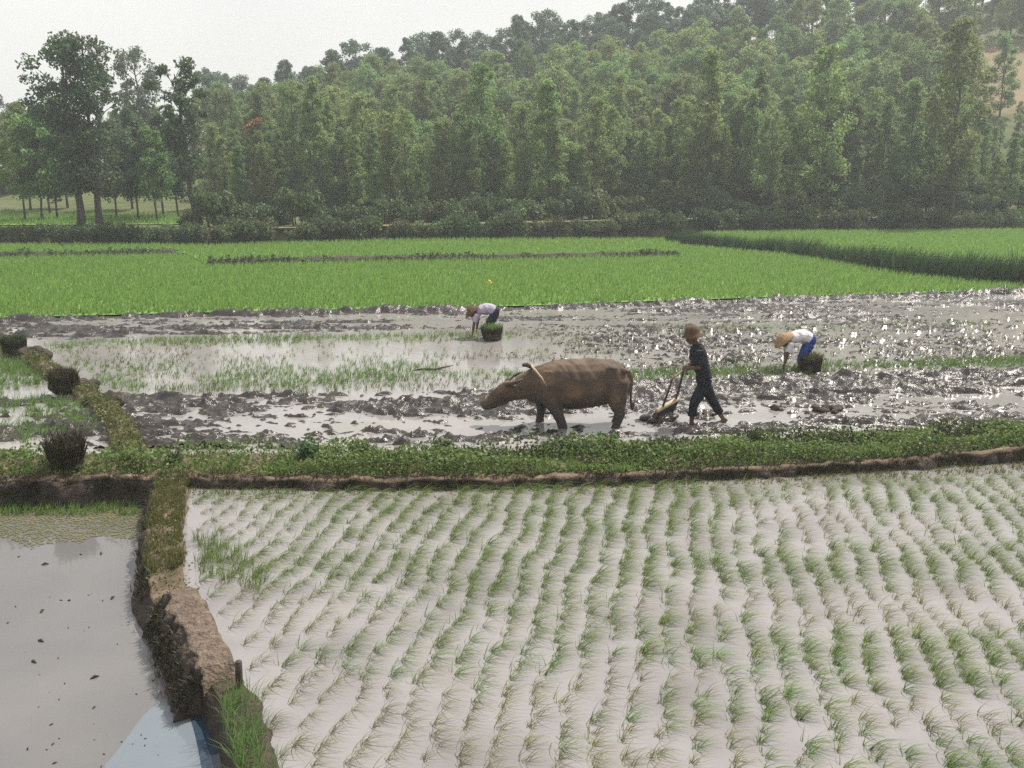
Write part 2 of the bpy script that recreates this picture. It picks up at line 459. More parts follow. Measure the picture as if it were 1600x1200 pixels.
def rounded(pts, it=3):
    """corner-cut outline"""
    P = [Vector((p[0], p[1])) for p in pts]
    for _ in range(it):
        Q = []
        for a, b in zip(P, P[1:] + P[:1]): Q += [a.lerp(b, .25), a.lerp(b, .75)]
        P = Q
    return [(p.x, p.y) for p in P]

def flat_sheet(name, poly, z, mat):
    me = bpy.data.meshes.new(name)
    me.from_pydata([(p[0], p[1], z) for p in poly], [], [tuple(range(len(poly)))]); me.update()
    return link(name, me, mat)

# water of the ploughed field (both sides of the small left bund stand at the same level)
lip = [(-160, 748), (0, 745), (240, 740), (320, 743), (500, 745), (700, 746), (1000, 737), (1300, 722), (1600, 703), (1800, 690)]
b1 = [(lambda p: (p.x, p.y + .42))(G(*a, .10)) for a in lip]
w1 = flat_sheet("ploughed_field_water", [(-30, b1[0][1])] + b1 + [(30, b1[-1][1]), (40, 33.5), (-40, 33.5)], 0.0, M["water"])
tag(w1, "shallow muddy water standing over the ploughed field", "water", kind="structure")
_q = [G(*a) for a in ((256, 905, .05), (300, 970, .12), (340, 1048, .12), (368, 1100, -.02), (394, 1180, -.02), (422, 1290, -.02))]
w2 = flat_sheet("seedling_paddy_water", [(p.x, p.y) for p in _q] + [(-1.3, 4.0), (16, 4.0), (18, 14.7), (-4.75, 13.4)], Z_FRONT, M["water_front"])
tag(w2, "pale silty water of the front paddy full of seedlings", "water", kind="structure")
w3 = flat_sheet("pond_water", [(-20, 3.5), (-1.6, 3.5), (-2.2, 7.0), (-3.3, 9.2), (-4.2, 12.9), (-20, 13.1)], Z_POND, M["water_pond"])
tag(w3, "calm grey pond water beside the mud dike", "water", kind="structure")
pc = [G(x, y, Z_POND + .004) for x, y in ((150, 1210), (185, 1172), (222, 1118), (252, 1094), (300, 1096), (330, 1130), (345, 1215), (250, 1260))]
w4 = flat_sheet("sky_reflection_patch", rounded([(p.x, p.y) for p in pc]), Z_POND + .004, M["water_sky"])  # sky's blue reflection painted as a coloured sheet over the pond
tag(w4, "blue patch of painted sky reflection on the water at the dike's end", "water", kind="structure")

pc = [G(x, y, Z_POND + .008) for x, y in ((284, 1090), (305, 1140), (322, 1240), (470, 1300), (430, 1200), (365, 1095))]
M["water_shade"] = water_mat("shade_painted_water", ((.3, (.02, .035, .055)), (.7, (.035, .055, .08))), .9, .05, .04, 5)  # grass shade put into the base colour
w5 = flat_sheet("painted_shade_water", rounded([(p.x, p.y) for p in pc], 2), Z_POND + .008, M["water_shade"])  # grass clump's shadow on the water, painted in as a dark blue sheet
tag(w5, "dark blue painted grass shade on the water along the foot of the dike's end", "water", kind="structure")

# ------------------------------------------------------------------ ploughed mud: a real relief that breaks through the water
xs = np.arange(-15.5, 17.5, .042)
ys = [14.0]
while ys[-1] < 33.0: ys.append(ys[-1] + .034 * ys[-1] / 15.0)
X, Y = np.meshgrid(xs, np.array(ys))
n1 = fbm(X * 3.6, Y * 5.6, 3); n2 = fbm(X * 10.0 + 5, Y * 14.0, 2); low = fbm(X * .45 + 3, Y * 1.1 + 7, 3); fur = fbm(X * .5, Y * 4.2 + 30, 2)
eA, eB, eC, eD = E_A(X), E_B(X), E_C(X), E_D(X)
in4 = sstep(Y, eA - .15, eA + .05) * (1 - sstep(Y, eB - .1, eB + .15))
in6 = sstep(Y, eC - .2, eC + .3)
in5 = np.clip(1 - in4 - in6, 0, 1) * sstep(Y, eB - .1, eB + .15)
right = sstep(X, 0.5, 3.2); right5 = sstep(X, -1.5, 2.2)
clod = np.maximum(n2 - .5, 0) ** .8
h4 = -.012 + .03 * right + (n1 - .5) * .17 + clod * .17 + (low - .5) * .24 + (fur - .5) * (.08 + .14 * right)
h5 = -.08 + .042 * right5 + (n1 - .5) * .10 + clod * (.10 + .14 * right5) - .01 + (low - .5) * .09
h6 = -.034 + (n1 - .5) * .15 + clod * .16 + (low - .5) * .12 + (fur - .5) * .16
Z = -.12 + in4 * (h4 + .12) + in5 * (h5 + .12) + in6 * (h6 + .12)
Z += .13 * np.exp(-((Y - eB - .03 * (low - .5)) / .14) ** 2) * (.35 + .65 * n1) * sstep(X, -8.5, -7.5)
Z += .20 * np.exp(-((Y - eD + .1) / .28) ** 2) * (.3 + .6 * n1)
Z -= .3 * sstep(Y, eD + .25, eD + .6)
# hollow trail left by harrow and buffalo
trail = np.exp(-((Y - G(950, 662).y) / .28) ** 2) * sstep(X, -1.3, -.6) * (1 - sstep(X, 2.0, 3.2))
Z -= .06 * trail
mud = link("ploughed_mud", grid_mesh("ploughed_mud", X, Y, Z), M["mud"])
tag(mud, "wet ploughed mud clods and furrows across the middle field", "mud", kind="structure")

# ------------------------------------------------------------------ green rice fields
def field(name, label, pts, z, gap=.2, h=.3, mat="rice_far", lean=(.15, 0)):
    poly = [G(px, py, z) for px, py in pts]
    flat = flat_sheet(name, [(p.x, p.y) for p in poly], z, M["field_green"])
    tag(flat, label, "field", kind="structure")
    P = np.array([(p.x, p.y) for p in poly])
    x0, y0 = P.min(0); x1, y1 = P.max(0)
    gxx, gyy = np.meshgrid(np.arange(x0, x1, gap), np.arange(y0, y1, gap))
    q = np.stack([gxx.ravel(), gyy.ravel()], 1) + RNG.normal(size=(gxx.size, 2)) * gap * .3
    inside = np.zeros(len(q), bool); j = len(P) - 1
    for i in range(len(P)):
        c = ((P[i, 1] > q[:, 1]) != (P[j, 1] > q[:, 1])) & (q[:, 0] < (P[j, 0] - P[i, 0]) * (q[:, 1] - P[i, 1]) / (P[j, 1] - P[i, 1] + 1e-12) + P[i, 0])
        inside ^= c; j = i
    q = q[inside]
    hh = h * (.75 + .5 * fbm(q[:, 0] * .35, q[:, 1] * .35, 3))
    V, F = spikes(np.column_stack([q, np.full(len(q), z)]), hh, .045, lean, .45, 5, base_r=gap * .5)
    g = link(name.replace("field", "rice"), np_mesh(name, V, F), M[mat])
    tag(g, label.replace("floor of the ", "dense young rice in the "), "rice", kind="stuff")
    return g
field("near_green_field", "floor of the broad bright green field behind the mud", [(-60, 499), (0, 496), (400, 486), (800, 478), (1200, 464), (1660, 451), (1660, 447), (1440, 431), (1230, 400), (1060, 384), (1060, 401), (320, 415), (290, 399), (0, 404), (-60, 406)], .06, .165, .2)
field("far_green_field", "floor of the far green strip below the hedge bank", [(-60, 402), (0, 400), (290, 395), (320, 411), (1060, 398), (1060, 374), (620, 376), (340, 384), (-60, 382)], .12, .2, .2)
field("side_green_field", "floor of the small green field behind the tall grass", [(1060, 377), (1230, 392), (1440, 424), (1660, 440), (1660, 359), (1100, 363)], .14, .2, .2)
field("orchard_field", "floor of the green clearing under the slender trees", [(-60, 352), (310, 350), (330, 318), (-60, 316)], .80, .30, .25)

# low dark ridges between the green fields
def sweep(name, path, prof, mat, amp=.03, step=.09, nscale=3.0, seed=0.0, mat2=None, cols=(0, 0)):
    """an earth bank: profile [(u, z), ...] carried along a world path; u to the left of the path"""
    P = np.array([(p[0], p[1]) for p in path]); s = np.r_[0, np.cumsum(np.linalg.norm(np.diff(P, axis=0), axis=1))]
    t = np.arange(0, s[-1], step); C = np.stack([np.interp(t, s, P[:, 0]), np.interp(t, s, P[:, 1])], 1)
    k = max(3, int(.6 / step)); ker = np.ones(k) / k
    if len(C) > 3 * k:
        for _ in range(2):
            pad = np.pad(C, ((k // 2, k - 1 - k // 2), (0, 0)), "edge")
            # keep end slope
            C = np.stack([np.convolve(pad[:, i], ker, "valid") for i in (0, 1)], 1)
    T = np.gradient(C, axis=0); T /= np.linalg.norm(T, axis=1, keepdims=True) + 1e-9
    N = np.stack([-T[:, 1], T[:, 0]], 1)
    if not callable(prof):
        pf = np.array(prof); prof = lambda q: pf
    rows = []
    for i in range(len(C)):
        pr = np.asarray(prof(t[i] / s[-1])); uu = np.linspace(0, 1, 34)
        kk = np.linspace(0, 1, len(pr)); u = np.interp(uu, kk, pr[:, 0]); z = np.interp(uu, kk, pr[:, 1])
        a1 = fbm(np.full(34, t[i] * nscale + seed), uu * 5 + seed, 3) - .5
        a2 = fbm(np.full(34, t[i] * nscale * .35 + seed + 50), np.full(34, seed), 2) - .5
        am = np.where((np.arange(34) >= cols[0]) & (np.arange(34) < cols[1]) & bool(mat2), 1.6, 1.0)
        z = z + a1 * amp * 2 * am; u = u + a2 * amp * 2.2 + (fbm(np.full(34, t[i] * nscale + 9), uu * 6 + 31, 2) - .5) * amp * 2 * am * am
        rows.append(np.column_stack([C[i, 0] + N[i, 0] * u, C[i, 1] + N[i, 1] * u, z]))
    a0 = rows[0].copy(); a0[:, 2] = -.7; a1 = rows[-1].copy(); a1[:, 2] = -.7
    A = np.array([a0] + rows + [a1])
    me = grid_mesh(name, A[..., 0], A[..., 1], A[..., 2])
    me.materials.append(M[mat])
    if mat2:
        me.materials.append(M[mat2]); ci = np.tile(np.arange(33), A.shape[0] - 1)
        me.polygons.foreach_set("material_index", ((ci >= cols[0]) & (ci < cols[1])).astype(np.int32))
    return link(name, me), C, N, t / s[-1]

def soft(P, j=.02): return P
def px_path(pts, z=0.0, dy=0.0): return [(lambda p: (p.x, p.y + dy))(G(px, py, z)) for px, py in pts]

RIDGES = []
low_prof = [(-.5, -.3), (-.3, .15), (0, .33), (.3, .15), (.5, -.3)]
for pts, lab in ((((-60, 405), (0, 402), (150, 399), (290, 396)), "thin dark earth ridge between green fields, left of the gap"),
                 (((322, 414), (500, 409), (800, 405), (1070, 400)), "long thin dark earth ridge crossing the green fields")):
    o, *_ = sweep("field_ridge", px_path(pts, .1), low_prof, "darkbank", .05, .3, 1.2)
    tag(o, lab, "earth ridge", kind="structure")
    RIDGES.append((*_, lab))

# ------------------------------------------------------------------ the long bund before the ploughed field
def prof_b1(q):
    k = float(sstep(np.array(q), .75, .95)) * .10
    return [(-.60, -.6), (-.52, -.3), (-.47, -.02), (-.44, .07 + k), (-.36, .085 + k), (-.2, .07), (.1, .13), (.45, .13), (.66, .02), (.8, -.3)]
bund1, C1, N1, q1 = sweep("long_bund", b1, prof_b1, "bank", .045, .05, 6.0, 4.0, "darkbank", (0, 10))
tag(bund1, "long earth bund with bare front lip crossing the whole scene", "bund", kind="structure")

# ------------------------------------------------------------------ the mud dike between pond and seedling paddy
top = [(266, 735, .08), (262, 770, .05), (252, 830, .05), (256, 905, .05), (278, 915, .12), (300, 970, .12), (340, 1048, .12)]
dk = [G(x, y, z) for x, y, z in top]
up_path = [(p.x, p.y) for p in dk[:4]] + [(dk[3].x + .05, dk[3].y - .18), (dk[4].x * .6 + dk[5].x * .4, dk[4].y * .6 + dk[5].y * .4)]
def prof_up(q):
    e = -.07 * float(sstep(np.array(q), .72, .85))
    return [(.34, -.2), (.22, -.05 + e), (.17, .05 + e), (0, .07 + e), (-.15, .05 + e), (-.23, -.12), (-.31, -.30), (-.42, -.6)]
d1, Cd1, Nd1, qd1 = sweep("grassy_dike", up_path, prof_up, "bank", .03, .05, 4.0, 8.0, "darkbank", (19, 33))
tag(d1, "grassy stretch of the narrow dike joining the long bund", "dike", kind="structure")
dn_path = [(p.x, p.y) for p in dk[4:]] + [(dk[6].x + .03, dk[6].y - .06)]
def prof_dn(q):
    e = .0 if q < .97 else -.10
    return [(.24, -.3), (.2, -.08), (.17, .09 + e), (.13, .125 + e), (-.13, .125 + e), (-.16, .08 + e), (-.24, -.10), (-.34, -.28), (-.46, -.6)]
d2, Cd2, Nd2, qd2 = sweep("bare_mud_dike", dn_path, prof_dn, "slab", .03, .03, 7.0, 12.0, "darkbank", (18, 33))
tag(d2, "bare dried mud slab topping the near end of the dike", "dike", kind="structure")
tail = [(p.x, p.y) for p in (dk[5].lerp(dk[6], .6), dk[6], G(366, 1100, -.02), G(392, 1180, -.02), G(420, 1290, -.02))]
d3, Cd3, Nd3, qd3 = sweep("low_dike", tail, [(.30, -.25), (.22, -.07), (.12, -.035), (-.06, -.04), (-.12, -.14), (-.19, -.36), (-.26, -.6)], "darkbank", .02, .05, 4.0, 20.0)
tag(d3, "low dark dike running on under the grass at the bottom edge", "dike", kind="structure")

# the small curved bund on the left
b3 = [(p.x, p.y) for p in (G(*a) for a in ((-120, 505, .05), (-20, 528, .05), (45, 558, .08), (105, 598, .1), (152, 628, .1), (182, 662, .1), (200, 700, .1), (212, 738, .1)))]
bund3, C3, N3, q3 = sweep("curved_bund", b3, [(.48, -.3), (.28, .02), (.13, .13), (0, .16), (-.13, .11), (-.22, -.06), (-.36, -.3)], "bank", .04, .08, 2.5, 30.0)
tag(bund3, "small curved bund along the left edge of the ploughed field", "bund", kind="structure")

# algae at the foot of the bund, in both front waters
def scum(name, label, pts, z, n, fade_px, seed):
    """duckweed and algae flakes, thinning out towards open water"""
    rg = np.random.default_rng(seed); out = []
    for _ in range(n):
        k = rg.random(); t = rg.random() ** 1.7; a = k * (len(pts) - 1); i = int(a); f = a - i
        x = pts[i][0] * (1 - f) + pts[i + 1][0] * f; y = pts[i][1] * (1 - f) + pts[i + 1][1] * f
        wob = .6 + .8 * float(fbm(np.array([x * .02 + seed]), np.array([.3]), 3)[0])
        p = G(x, y + t * fade_px * wob, z); out.append((p.x, p.y, z + .003 * rg.random()))
    V, F = leaf_cloud(np.array(out), .034, .8, 0, rg); V = V.reshape(-1, 4, 3); V[:, :, 2] = V[:, :1, 2] * .0 + z + .002 + .004 * rg.random((len(V), 1)); V = V.reshape(-1, 3)
    tag(link(name, np_mesh(name, V, F), M["algae"]), label, "algae", kind="stuff")
scum("floating_algae", "olive algae scum in the pond below the dark bund wall", [(-40, 794), (222, 792)], Z_POND + .004, 6500, 55, 1)
scum("floating_algae", "thin olive algae along the back edge of the seedling paddy", [(284, 756), (700, 750), (1000, 742), (1300, 728), (1640, 712)], Z_FRONT + .004, 8000, 26, 2)

# ------------------------------------------------------------------ trees
def tree_meshes(seed, h, r0, base, cr, clumps, per, leaf, prof="oval", lean=0.0, fork=False, spread=.55, droop=.2, sides=6):
    """trunk+limbs mesh and leaf crown mesh; base = height where the crown begins, cr = crown radius"""
    rg = np.random.default_rng(seed); rd = random.Random(seed)
    mb = MB(); nseg = 9
    wig = [Vector((rd.uniform(-1, 1), rd.uniform(-1, 1), 0)) * h * .012 for _ in range(nseg + 1)]
    def axis(t):
        i = min(int(t * nseg), nseg - 1); f = t * nseg - i
        w = wig[i].lerp(wig[i + 1], f)
        return Vector((lean * h * t * (1 - .35 * t), 0, h * .93 * t)) + w * min(1, t * 4)
    mb.add(*loft([axis(i / nseg) - (Vector((0, 0, .4)) if i == 0 else Vector()) for i in range(nseg + 1)],
                 [r0 * (1 - .88 * (i / nseg)) * (1.3 if i == 0 else 1) for i in range(nseg + 1)], 8))
    C = []; S = []
    for k in range(clumps):
        s = (k + rd.random()) / clumps                                   # relative height in crown
        if prof == "oval": e = math.sin(math.pi * min(1, (s * .88 + .1))) ** .6
        elif prof == "cone": e = (1 - s) ** .7 * .9 + .18
        elif prof == "vase": e = .35 + .75 * s if s < .75 else .9 - 1.6 * (s - .75)
        else: e = .75
        rr = cr * e * math.sqrt(rd.uniform(.08, 1.0)); a = rd.random() * 2 * math.pi
        z = base + (h - base) * s
        ax = axis(min(1, z / h))
        c = Vector((ax.x + rr * math.cos(a), ax.y + rr * math.sin(a), z))
        zt = max(base * .75, z - rr * rd.uniform(.5, 1.1))
        st = axis(min(.97, zt / (h * .93)))
        mid = st.lerp(c, .55) + Vector((0, 0, rr * .12))
        lr = max(.012, r0 * .30 * (1 - .6 * s))
        mb.add(*loft([st, mid, c], [lr, lr * .6, lr * .2], 5))
        C.append(c); S.append(cr * spread * rd.uniform(.35, .7) * (1 - .3 * s))
    pts = []
    for c, s in zip(C, S):
        m = int(per * rd.uniform(.6, 1.4))
        d = rg.normal(size=(m, 3)); d /= np.linalg.norm(d, axis=1, keepdims=True)
        rad = s * rg.random((m, 1)) ** .45
        p = np.array(c) + d * rad * np.array([1, 1, .8])
        pts.append(p)
    P = np.concatenate(pts); P = P[P[:, 2] > .25]
    V, F = leaf_cloud(P, leaf, .55, droop, rg)
    return mb.mesh("trunk"), np_mesh("crown", V, F)

def plant_tree(name, kind, loc, rz, sc, bark, leafm, label, group=None, cat="tree"):
    t = empty(name, loc, (0, 0, rz), sc)
    link("trunk", kind[0], M[bark], t); link("crown", kind[1], M[leafm], t)
    tag(t, label, cat, group)
    return t

K_TALL = [tree_meshes(101, 9.7, .21, 1.9, 2.4, 70, 100, .22, "vase", -.02, spread=.6),
          tree_meshes(102, 9.9, .20, 2.0, 2.2, 66, 100, .22, "vase", .02, spread=.6)]
K_LEAN = tree_meshes(103, 8.5, .19, 2.8, 1.7, 40, 105, .22, "vase", -.10, spread=.6)
K_SLIM = [tree_meshes(110 + i, 6.2, .07, 1.55, 1.35, 44, 110, .19, "oval", .02 * (i - 1), spread=.75, droop=.5) for i in range(3)]
K_MID = [tree_meshes(120 + i, 8.2, .10, 1.5, (1.15, 1.0, 1.3, 1.1, .9)[i], 62, 105, .165, ("oval", "cone", "vase", "oval", "cone")[i], .03 * (i - 2), spread=.85, droop=.6) for i in range(5)]
K_PALE = [tree_meshes(130 + i, (5.6, 6.2, 5.2, 6.8, 5.8)[i], .07, .7, (1.6, 1.8, 1.5, 1.35, 1.9)[i], 58, 120, .165, "oval", .02 * (i - 1), spread=.72, droop=.4) for i in range(5)]
K_RIDGE = [tree_meshes(140 + i, 7.6, .12, 2.6, (1.7, 1.4, 1.9, 1.2)[i], 44, 110, .22, ("vase", "oval", "vase", "oval")[i], .03 * (i - 1), spread=.85) for i in range(4)]

def on_hill(px, Y, dz=0.0):
    x = XAT(px, Y, 2.0); return Vector((x, Y, H(x, Y) + dz))
rd = random.Random(5)
# the tall pair and the leaning tree on the left
plant_tree("tall_tree", K_TALL[0], on_hill(124, 53.5), .4, 1.0, "bark", "leaf_tall", "tall dark tree with high crown, first of the close pair of thick trunks")
plant_tree("tall_tree", K_TALL[1], on_hill(153, 53.8), 2.2, 1.0, "bark", "leaf_tall", "tall dark tree, second of the close pair of thick trunks")
plant_tree("leaning_tree", K_LEAN, on_hill(306, 52.5), 0.0, 1.0, "bark", "leaf_tall", "dark tree whose trunk leans over beside the green clearing")
plant_tree("hazy_tree", K_TALL[1], on_hill(226, 84), 1.0, 1.08, "bark", "leaf_ridge", "bluish tree with a gappy crown rising behind the slender trees")
ORD = ("first", "second", "third", "fourth", "fifth", "sixth")
for k, (px, Y, s) in enumerate(((36, 57, .95), (45, 66, 1.1), (62, 57, 1.0), (75, 63, 1.05), (86, 58, .9), (104, 67, 1.15), (180, 60, .92), (205, 66, 1.05), (214, 58, .95), (243, 57, .85), (253, 62, 1.0), (276, 60, .95))):
    plant_tree("slender_tree", K_SLIM[rd.randrange(3)], on_hill(px, Y), rd.random() * 6, s, "bark", "leaf_mid" if rd.random() < .6 else "leaf_tall",
               (ORD[k] + " thin trunk counted from the left edge, standing left of the tall pair") if k < 6 else (ORD[k - 6] + " thin trunk right of the tall pair, before the leaning tree"), "slender trees on the green clearing")
# belt closing the clearing
for i in range(26):
    px = -40 + i * 15.5 + rd.uniform(-8, 8)
    plant_tree("woodland_tree", K_MID[rd.randrange(5)], on_hill(px, 83 + rd.uniform(-2, 6)), rd.random() * 6, rd.uniform(.6, .85), "bark", "leaf_mid",
               "leafy tree in the belt closing the far side of the clearing", "trees behind the green clearing")
for px, Y, s in ((8, 120, 1.15), (30, 128, 1.0), (-25, 118, 1.2), (345, 96, 1.0), (338, 104, 1.05)):
    plant_tree("distant_tree", K_RIDGE[rd.randrange(4)], on_hill(px, Y), rd.random() * 6, s, "bark", "leaf_ridge",
               "small bluish far tree showing over the left woodland", "far trees on the left skyline")

def clearing(x, y): return ((x - CLEAR[0]) / 7.5) ** 2 + ((y - CLEAR[1]) / 9.0) ** 2 < 1
# front belt of the forest
for i in range(84):
    px = 335 + i * 15.8 + rd.uniform(-9, 9); Y = 60.5 + rd.uniform(0, 8) + (1.5 if px > 1000 else 0)
    s = (rd.uniform(.5, .86) if rd.random() < .8 else rd.uniform(.86, 1.05)) * (.7 if px > 1500 else 1) * (.72 if px < 430 else 1)
    plant_tree("forest_tree", K_MID[rd.randrange(5)], on_hill(px, Y), rd.random() * 6, (s * rd.uniform(.9, 1.2), s * rd.uniform(.9, 1.2), s), "bark_pale" if rd.random() < .4 else "bark", "leaf_mid",
               "leafy tree in the front belt of the forest behind the hedge", "front belt of the forest")
for px, Y, s, lm, lab in ((1490, 61, 1.42, "leaf_tall", "tallest dark tree of the front forest, left of the orange clearing"),
                          (1290, 62, 1.25, "leaf_mid", "tall pointed tree with sunlit crown edge, right of the forest's middle"),
                          (1105, 64, 1.22, "leaf_tall", "dark narrow tree rising from the front forest above the ploughman"),
                          (745, 63, 1.12, "leaf_tall", "dark tree rising above the front forest over the bent planter in lilac")):
    plant_tree("high_tree", K_MID[0 if px != 1105 else 1], on_hill(px, Y), rd.random() * 6, s, "bark", lm, lab)
# plantation on the slope and dark ridge line
def scatter(rows, name, kinds, leafm, label, group, smin, smax, x0=345, dx=33, bark="bark_pale"):
    for Y in rows:
        px = x0 + rd.uniform(0, dx)
        while px < 1660:
            yy = Y + rd.uniform(-2.5, 2.5); p = on_hill(px, yy)
            if not clearing(p.x, p.y):
                s = rd.uniform(smin, smax) * (.5 if (px > 1485 and yy < 84) else 1)
                plant_tree(name, kinds[rd.randrange(len(kinds))], p, rd.random() * 6, (s * rd.uniform(.9, 1.25), s * rd.uniform(.9, 1.25), s), bark, leafm, label, group)
            px += dx * rd.uniform(.75, 1.25)
scatter((70, 74, 79), "slope_tree", K_MID[:2] + K_PALE, "leaf_mid", "mixed green tree on the lower slope behind the front belt", "lower slope trees", .6, .9, 350, 25, "bark")
scatter((84, 88.5, 93, 98, 103), "plantation_tree", K_PALE, "leaf_pale", "pale green tree of the sunlit plantation on the middle slope", "plantation on the middle slope", .75, 1.1, 352, 27)
scatter((110, 115, 120), "ridge_tree", K_RIDGE, "leaf_ridge", "dark bluish tree on the hill's ridge line", "ridge trees against the sky", .7, 1.12, 362, 33, "bark")

# ------------------------------------------------------------------ hedge bushes, tall grass
def bush_mesh(seed, rx, ry, rz, nleaf, leaf, lumps=9):
    rg = np.random.default_rng(seed); P = []
    mb = MB()
    for k in range(lumps):
        a = rg.random() * 6.28; q = math.sqrt(rg.random())
        c = np.array([rx * .7 * q * math.cos(a), ry * .7 * q * math.sin(a), rz * rg.uniform(.25, .75)])
        m = nleaf // lumps; d = rg.normal(size=(m, 3)); d /= np.linalg.norm(d, axis=1, keepdims=True)
        P.append(c + d * (rg.random((m, 1)) ** .4) * np.array([rx * .5, ry * .5, rz * .42]) * rg.uniform(.6, 1.1))
        mb.add(*loft([(c[0] * .2, c[1] * .2, -.3), tuple(c * np.array([.6, .6, .6])), tuple(c)], [.035, .025, .01], 5))
    P = np.concatenate(P); P[:, 2] = np.maximum(P[:, 2], .0 + .1 * rg.random(len(P)))
    V, F = leaf_cloud(P, leaf, .6, 0, rg)
    return mb.mesh("stems"), np_mesh("foliage", V, F)
K_BUSH = [bush_mesh(200 + i, 1.25, .8, 1.15, 1500, .16) for i in range(4)]
def plant_bush(name, kind, loc, sc, leafm, label, group=None, rz=0.0):
    t = empty(name, loc, (0, 0, rz), sc); link("stems", kind[0], M["bark"], t); link("foliage", kind[1], M[leafm], t)
    return tag(t, label, "bush", group)
px = -45.0
while px < 1660:
    base = G(px, np.interp(px, hx, hy), .1)
    seg = "left" if px < 340 else ("mid" if px < 1050 else "right")
    s = {"left": rd.uniform(.62, .72), "mid": rd.uniform(.55, 1.1), "right": rd.uniform(.85, 1.05)}[seg]
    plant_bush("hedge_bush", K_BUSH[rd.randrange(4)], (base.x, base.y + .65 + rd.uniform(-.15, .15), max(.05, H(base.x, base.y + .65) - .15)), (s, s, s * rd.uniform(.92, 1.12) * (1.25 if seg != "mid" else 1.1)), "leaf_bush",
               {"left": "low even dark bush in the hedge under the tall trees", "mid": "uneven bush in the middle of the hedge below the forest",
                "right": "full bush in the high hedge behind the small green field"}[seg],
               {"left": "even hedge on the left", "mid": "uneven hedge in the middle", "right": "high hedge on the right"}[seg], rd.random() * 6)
    px += {"left": 26, "mid": rd.uniform(24, 36), "right": 33}[seg] * s / .75
# dry yellow path along the top of the bank
M["dry"] = noise_mat("dry_grass_path", ((.3, (.09, .085, .04)), (.55, (.15, .135, .06)), (.75, (.10, .12, .045))), 1.2, .9, .2, .4, 12)
pxs = np.arange(200, 1660, 8.0); rows_ = []
for o_ in (1.15, 1.7, 2.3, 2.9):
    yy = np.array([G(a, float(np.interp(a, hx, hy)), .1).y + o_ for a in pxs]); xx = np.array([XAT(a, b_, 1) for a, b_ in zip(pxs, yy)])
    rows_.append(np.column_stack([xx, yy, np.maximum(terrain(xx, yy), .75) + .05]))
A_ = np.array(rows_)
tag(link("path", grid_mesh("path", A_[..., 0], A_[..., 1], A_[..., 2]), M["dry"]), "dry yellowish path along the bank behind the hedge", "path", kind="structure")
# a second, higher row behind on the slope of the bank
px = 300.0
while px < 1650:
    Y = G(px, np.interp(px, hx, hy), .1).y + 3.6 + rd.uniform(-.3, .8); x = XAT(px, Y, 1)
    s = rd.uniform(.8, 1.35)
    plant_bush("undergrowth_bush", K_BUSH[rd.randrange(4)], (x, Y, H(x, Y) - .1), (s, s, s * rd.uniform(.8, 1.5)), "leaf_bush" if rd.random() < .5 else "leaf_mid",
               "undergrowth bush at the forest's foot behind the hedge", "undergrowth at the forest's foot", rd.random() * 6)
    px += rd.uniform(24, 40)

for i in range(22):
    px = -50 + i * 18.5; Y = 81 + rd.uniform(-.8, .8); x = XAT(px, Y, 1); s = rd.uniform(1.2, 1.7)
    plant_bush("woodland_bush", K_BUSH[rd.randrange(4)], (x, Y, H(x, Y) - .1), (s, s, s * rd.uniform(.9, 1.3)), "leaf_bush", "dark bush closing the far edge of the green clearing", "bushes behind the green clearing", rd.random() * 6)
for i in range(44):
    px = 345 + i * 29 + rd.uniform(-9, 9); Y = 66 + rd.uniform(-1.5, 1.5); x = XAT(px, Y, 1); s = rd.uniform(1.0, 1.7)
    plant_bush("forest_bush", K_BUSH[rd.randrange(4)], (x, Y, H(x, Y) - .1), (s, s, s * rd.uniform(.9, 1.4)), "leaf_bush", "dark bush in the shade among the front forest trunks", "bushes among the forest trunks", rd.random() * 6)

def clump_mesh(seed, n, h, w, lean, spread, base_r):
    rg = np.random.default_rng(seed)
    V, F = blades(np.zeros((1, 3)), h, w, lean, spread, n, rg, base_r); return np_mesh("clump", V, F)
K_REED = [clump_mesh(300 + i, 260, 1.1, .035, (.35, 0), .55, .55) for i in range(3)]
rl = [(1050, 380), (1130, 385), (1230, 398), (1330, 413), (1440, 431), (1530, 440), (1640, 447)]
px = 1050.0
while px < 1645:
    b = G(px, np.interp(px, [a for a, _ in rl], [c for _, c in rl]), .08); k = (px - 1050) / 595
    s = .55 + .42 * k + rd.uniform(-.07, .07)
    o = link("reed_clump", K_REED[rd.randrange(3)], M["grass_dark"], None, (b.x, b.y + .25, .05), (0, 0, rd.uniform(-.4, .4)), (s * 1.05, s, s * rd.uniform(.9, 1.15)))
    tag(o, "dark tall grass clump in the leaning row between the green fields on the right", "grass clump", "row of tall grass on the right")
    px += 17 + 5 * k

# ------------------------------------------------------------------ plants of the paddies
# seedlings of the front paddy: rows run away from the camera, blades blown to the right
def seedling_mesh(seed, n, h):
    rg = np.random.default_rng(seed)
    a = rg.normal(0, .9, n); ln = h * rg.uniform(.6, 1.15, n); V = []; F = []
    for i in range(n):
        d = Vector((math.cos(a[i]) * .95 + .28, math.sin(a[i]) * .8, 0)); b = Vector((rg.normal() * .018, rg.normal() * .018, -.02))
        rise = rg.uniform(.5, 1.0); side = Vector((-d.y, d.x, 0)).normalized() * rg.uniform(.0024, .0042)
        i0 = len(V); segs = 4
        for k in range(segs + 1):
            t = k / segs
            p = b + d * (ln[i] * .85 * t ** 1.25) + Vector((0, 0, ln[i] * rise * (t * 1.25 - .85 * t * t)))
            ww = side * (1.1 - t * .95)
            V += [p - ww, p + ww]
        F += [(i0 + 2 * k, i0 + 2 * k + 1, i0 + 2 * k + 3, i0 + 2 * k + 2) for k in range(segs)]
    me = bpy.data.meshes.new("seedling"); me.from_pydata([tuple(v) for v in V], [], F); me.update(); return me
